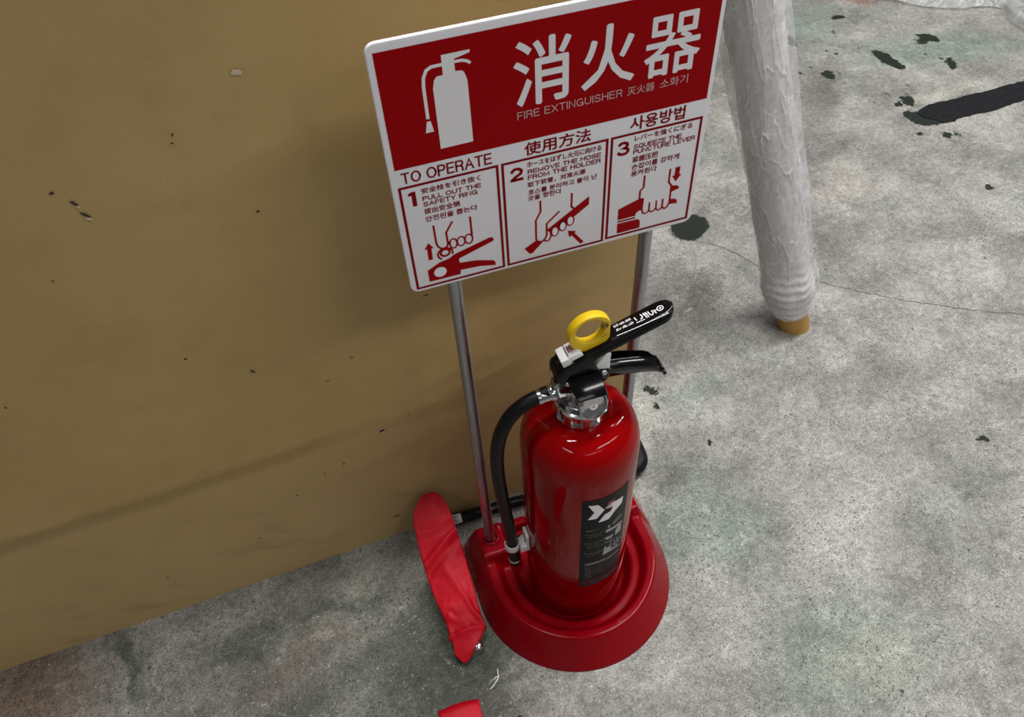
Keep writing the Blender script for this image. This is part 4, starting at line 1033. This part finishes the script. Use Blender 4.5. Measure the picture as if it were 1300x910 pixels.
def sleeve():
    # y along the sleeve, left and right edge
    st = [(0.1690, -0.1990, -0.1850), (0.1650, -0.2050, -0.1770), (0.1580, -0.2130, -0.1715), (0.1480, -0.2220, -0.1672), (0.1310, -0.2262, -0.1638), (0.1060, -0.2284, -0.1630), (0.0780, -0.2294, -0.1618), (0.0500, -0.2280, -0.1622),
          (0.0200, -0.2260, -0.1626), (-0.0070, -0.2213, -0.1633), (-0.0230, -0.2201, -0.1636), (-0.0330, -0.2205, -0.1622), (-0.0385, -0.2225, -0.1615), (-0.0425, -0.2195, -0.1665), (-0.0500, -0.2190, -0.1730), (-0.0600, -0.2205, -0.1850), (-0.0690, -0.2150, -0.1960), (-0.0745, -0.2110, -0.2040)]
    rows = spline(st, 12)
    bm = bmesh.new(); NS = 64; rings = []
    for r in rows:
        y, xl, xr = r; ring = []; cx = (xl + xr) / 2; hw = (xr - xl) / 2; zp = 0.012 + SL * (y + 0.074)
        end = min(1, (0.171 - y) / 0.02, (y + 0.0765) / 0.012) ** 0.5
        for k in range(NS):
            t = 2 * pi * k / NS; c, sn = cos(t), sin(t)
            u = (1 if c > 0 else -1) * abs(c) ** 0.8; x = cx + hw * u
            if sn >= 0:
                d = (x + 0.188 - 0.02 * y) / 0.034
                tent = 0.0115 * math.exp(-abs(d) ** 1.7) * min(1, sn * 3) - 0.001
                a_ = y - 0.085 - 0.55 * (x + 0.195)               # main diagonal crease
                kink = 0.0050 * math.exp(-(a_ / 0.006) ** 2) - 0.0035 * math.exp(-((a_ + 0.012) / 0.008) ** 2)
                b_ = y - 0.020 + 2.6 * (x + 0.186)                # lower fold
                kink += 0.0030 * math.exp(-(b_ / 0.010) ** 2) * max(0.0, min(1.0, (0.075 - y) / 0.03))
                d_ = y - 0.110 - 0.3 * abs(x + 0.205); kink += 0.0018 * math.exp(-(d_ / 0.005) ** 2)
                crk = 0.0030 * (abs(noise.noise((x * 70, y * 70, 3.3))) - 0.2) * math.exp(-((y + 0.018) / 0.030) ** 2) * 2.0
                hem = 0.0035 * math.exp(-((y + 0.0375) / 0.0045) ** 2)
                w = 0.0010 * noise.noise((x * 40, y * 25, 1.3)) + 0.0006 * noise.noise((x * 120, y * 90, 4.1))
                z = zp + (tent + (kink + crk + hem + w) * min(1, sn * 3)) * end
            else: z = zp - 0.0065 * min(1, -sn * 2) * end
            ring.append(bm.verts.new((x, y, max(0.0010, z))))
        rings.append(ring)
    for A, B in zip(rings, rings[1:]):
        for i in range(NS):
            j = (i + 1) % NS; bm.faces.new((A[i], A[j], B[j], B[i]))
    bm.faces.new(rings[0]); bm.faces.new(rings[-1][::-1]); fix(bm)
    lab(wpart('vinyl_sleeve', bm, M['vinyl'], smooth=True), 'creased red vinyl sleeve')
sleeve()

# red cloth scrap at the lower edge
bm = bmesh.new(); n = 12; g = []
P00, P10, P01, P11 = Vector((-0.2665, -0.1270, 0)), Vector((-0.2045, -0.1300, 0)), Vector((-0.2750, -0.2400, 0)), Vector((-0.2120, -0.2430, 0))
for j in range(n + 1):
    row = []
    for i in range(n + 1):
        a, b = i / n, j / n; p = P00.lerp(P10, a).lerp(P01.lerp(P11, a), b)
        p.y += 0.0035 * sin(a * 3.1) * (1 - b) + 0.001 * noise.noise((a * 9, b * 9, 0)); row.append(bm.verts.new((p.x, p.y, 0.0030 + 0.0014 * noise.noise((a * 4, b * 4, 2)))))
    g.append(row)
for j in range(n):
    for i in range(n): bm.faces.new((g[j][i], g[j + 1][i], g[j + 1][i + 1], g[j][i + 1]))
fix(bm); o = link('cloth_scrap', bm, M['vinyl'], None, smooth=True)
s = o.modifiers.new('thick', 'SOLIDIFY'); s.thickness = 0.0020; s.offset = -1
tag(o, 'small flat piece of red vinyl cloth on the floor at the bottom edge', 'cloth')

# ================================================================== WRAPPED ROLL leaning
A_ = Vector((0.635, 0.372, 0.0)); D_ = (Vector((0.500, 0.470, 0.534)) - A_).normalized()
roll = empty('wrapped_roll', A_, 'tall roll in crinkled white plastic film on a brown core, leaning at the right', 'roll')
rotm = D_.to_track_quat('Z', 'Y').to_matrix()
LEN = 1.05
def rollpart(name, bm, mat, parent=None, **kw):
    for v in bm.verts: v.co = rotm @ v.co
    return link(name, bm, mat, parent or roll, **kw)
# core: lower rim cut flat on the floor
bm = bmesh.new(); R0 = 0.0315
lathe(bm, [(0.0270, 0.010), (0.0270, 0.0), (R0, 0.0), (R0, 0.2), (R0, LEN), (0.0, LEN)], 48); fix(bm)
for v in bm.verts:
    if v.co.z < 0.001:
        # slide the end ring along the roll axis until it touches the floor
        w = rotm @ v.co; v.co.z -= w.z / D_.z
o = rollpart('core', bm, M['core']); o['label'] = 'orange brown cardboard core end'
smooth_by_angle(o)
bm = bmesh.new(); NZ, NA = 560, 260; rings = []
def wr(z, t):
    base = 0.0395 + 0.0045 * min(1, z / 0.14)
    if z < 0.060: base = 0.0335 + 0.0062 * max(0, (z - 0.040) / 0.02) ** 0.5
    base += 0.0055 * math.exp(-((z - 0.115) / 0.035) ** 2)
    g = 0.0022 * sin(z * 330 + 2.2 * sin(t + 1) + 3 * noise.noise((cos(t) * 2, sin(t) * 2, z * 8))) * math.exp(-((z - 0.10) / 0.055) ** 2)
    c = 0.0020 * noise.noise((cos(t) * 2, sin(t) * 2, z * 9)) + 0.0005 * abs(noise.noise((cos(t) * 7, sin(t) * 7, z * 30)))
    return base + g + c
def ridge(z, t):
    a, b, h = cos(t) * 1.0, sin(t) * 1.0, z * 7.5
    q = (a + 0.35 * noise.noise((a * 3, b * 3, h)), b + 0.35 * noise.noise((a * 3 + 9, b * 3, h)), h * 0.85 + 0.5 * noise.noise((a * 3, b * 3 + 7, h)))
    d = noise.voronoi(q)[0]; e = d[1] - d[0]
    q2 = (q[0] * 2.1 + 3, q[1] * 2.1, q[2] * 1.7); d2 = noise.voronoi(q2)[0]; e2 = d2[1] - d2[0]
    k = min(1, max(0, (z - 0.13) / 0.05))
    return k * (0.0019 * math.exp(-(e / 0.030) ** 2) + 0.0008 * math.exp(-(e2 / 0.045) ** 2) * (noise.noise((a, b, z * 4)) > -0.1) + 0.0012 * (d[0] - 0.3))
for j in range(NZ + 1):
    z = 0.040 + (LEN - 0.035) * (j / NZ) ** 1.25
    ring_ = []
    for i in range(NA):
        t = 2 * pi * i / NA; r_ = wr(z, t) + ridge(z, t); ring_.append(bm.verts.new((r_ * cos(t), r_ * sin(t), z)))
    rings.append(ring_)
for P, Q in zip(rings, rings[1:]):
    for i in range(NA): j = (i + 1) % NA; bm.faces.new((P[i], P[j], Q[j], Q[i]))
fix(bm); rollpart('wrapping', bm, M['wrap'], smooth=True)
# looser clear film standing off to one side
bm = bmesh.new(); rings = []; NZ2 = 150; NA = 96
side = rotm.inverted() @ Vector((0.90, -0.43, 0)); sa = math.atan2(side.y, side.x)
for j in range(NZ2 + 1):
    z = 0.075 + (LEN - 0.08) * j / NZ2; ring = []
    for i in range(NA):
        t = 2 * pi * i / NA; k = max(0, cos(t - sa)) ** 4; k2 = max(0, cos(t - sa - pi)) ** 4
        r = wr(z, t) + 0.0030 + k * (0.0085 + 0.002 * sin(z * 23)) * min(1, (z - 0.07) / 0.06) + k2 * 0.010 * max(0, min(1, (z - 0.38) / 0.15)) + 0.0010 * noise.noise((cos(t) * 4, sin(t) * 4, z * 20))
        ring.append(bm.verts.new((r * cos(t), r * sin(t), z)))
    rings.append(ring)
for P, Q in zip(rings, rings[1:]):
    for i in range(NA): j = (i + 1) % NA; bm.faces.new((P[i], P[j], Q[j], Q[i]))
fix(bm); o = rollpart('loose_film', bm, M['film'], smooth=True); o['label'] = 'loose clear outer film'

# ================================================================== BLACK TAPE STRIP on the floor
def ragged(pts, step, jit, seed):
    r = random.Random(seed); out = []
    n = len(pts)
    for i in range(n):
        a, b = Vector(pts[i]), Vector(pts[(i + 1) % n]); m = max(1, int((b - a).length / step))
        for k in range(m):
            p = a.lerp(b, k / m); out.append((p.x + r.uniform(-jit, jit), p.y + r.uniform(-jit, jit)))
    return out
bm = bmesh.new()
extrude_profile(bm, ragged([(1.352, 0.898), (1.350, 0.925), (1.372, 0.938), (1.4017, 0.9465), (1.4702, 0.9440), (1.5778, 0.9430), (1.7119, 0.9457), (1.95, 0.952), (1.95, 0.880), (1.6457, 0.8696), (1.5346, 0.858), (1.4265, 0.8624), (1.4143, 0.8560), (1.385, 0.860)], 0.012, 0.0022, 3),
                lambda p, d: Vector((p[0], p[1], d)), 0.0002, 0.0016)
o = link('floor_tape', bm, M['tape']); tag(o, 'ragged strip of black tape stuck to the floor at the right', 'tape')

# ================================================================== PLASTIC SHEETS at the far edge
def sheet(name, edge_near, edge_far, mat, label, amp, nu=90, nv=22):
    bm = bmesh.new(); En = spline([(x, y, 0) for x, y in edge_near], 12); Ef = spline([(x, y, 0) for x, y in edge_far], 12)
    def at(E, t): k = t * (len(E) - 1); i = min(int(k), len(E) - 2); return E[i].lerp(E[i + 1], k - i)
    g = []
    for j in range(nv + 1):
        row = []
        for i in range(nu + 1):
            a, b = i / nu, j / nv; p = at(En, a).lerp(at(Ef, a), b)
            z = 0.002 + amp * (0.5 + 0.5 * noise.noise((p.x * 5, p.y * 11, 1.1))) * min(1, b * 5 + 0.25) + amp * 0.25 * abs(noise.noise((p.x * 16, p.y * 24, 5.5))) + amp * 1.2 * math.exp(-((b - 0.10) / 0.05) ** 2)
            row.append(bm.verts.new((p.x, p.y, z)))
        g.append(row)
    for j in range(nv):
        for i in range(nu): bm.faces.new((g[j][i], g[j][i + 1], g[j + 1][i + 1], g[j + 1][i]))
    fix(bm); o = link(name, bm, mat, None, smooth=True); tag(o, label, 'plastic sheet'); return o
sheet('plastic_sheet', [(1.60, 1.54), (1.655, 1.492), (1.6969, 1.4440), (1.7462, 1.3951), (1.8249, 1.3480), (1.8877, 1.336), (1.938, 1.300), (1.905, 1.235), (1.905, 1.165), (1.93, 1.10), (1.98, 1.02)],
      [(1.70, 2.1), (1.85, 2.1), (1.95, 2.05), (2.05, 1.95), (2.08, 1.80), (2.06, 1.62), (2.035, 1.42), (2.02, 1.335), (2.012, 1.280), (2.02, 1.20), (2.06, 1.10)], M['sheet'],
      'crumpled milky plastic sheet lying on the floor at the upper right corner', 0.022)
sheet('plastic_sheet', [(1.15, 1.48), (1.25, 1.46), (1.36, 1.462), (1.463, 1.478), (1.50, 1.50)],
      [(1.20, 2.0), (1.30, 2.0), (1.40, 2.0), (1.50, 1.95), (1.60, 1.90)], M['thin_sheet'], 'thin clear plastic film lying flat on the floor behind the leaning roll', 0.004)

# curl of white thread on the floor in front of the stand
bm = bmesh.new(); sweep(bm, spline([(-0.1640, -0.0965, 0.0015), (-0.1655, -0.1030, 0.003), (-0.1665, -0.1085, 0.002), (-0.1720, -0.1140, 0.0015), (-0.1790, -0.1195, 0.0025), (-0.1840, -0.1210, 0.0013)], 8), 0.0010, 8); 
sweep(bm, spline([(-0.1665, -0.1085, 0.002), (-0.1700, -0.1075, 0.003), (-0.1745, -0.1100, 0.0013)], 6), 0.0009, 8); fix(bm)
o = link('thread', bm, M['white'], smooth=True); tag(o, 'short curled white thread on the floor between the red covered bar and the cloth scrap', 'thread')
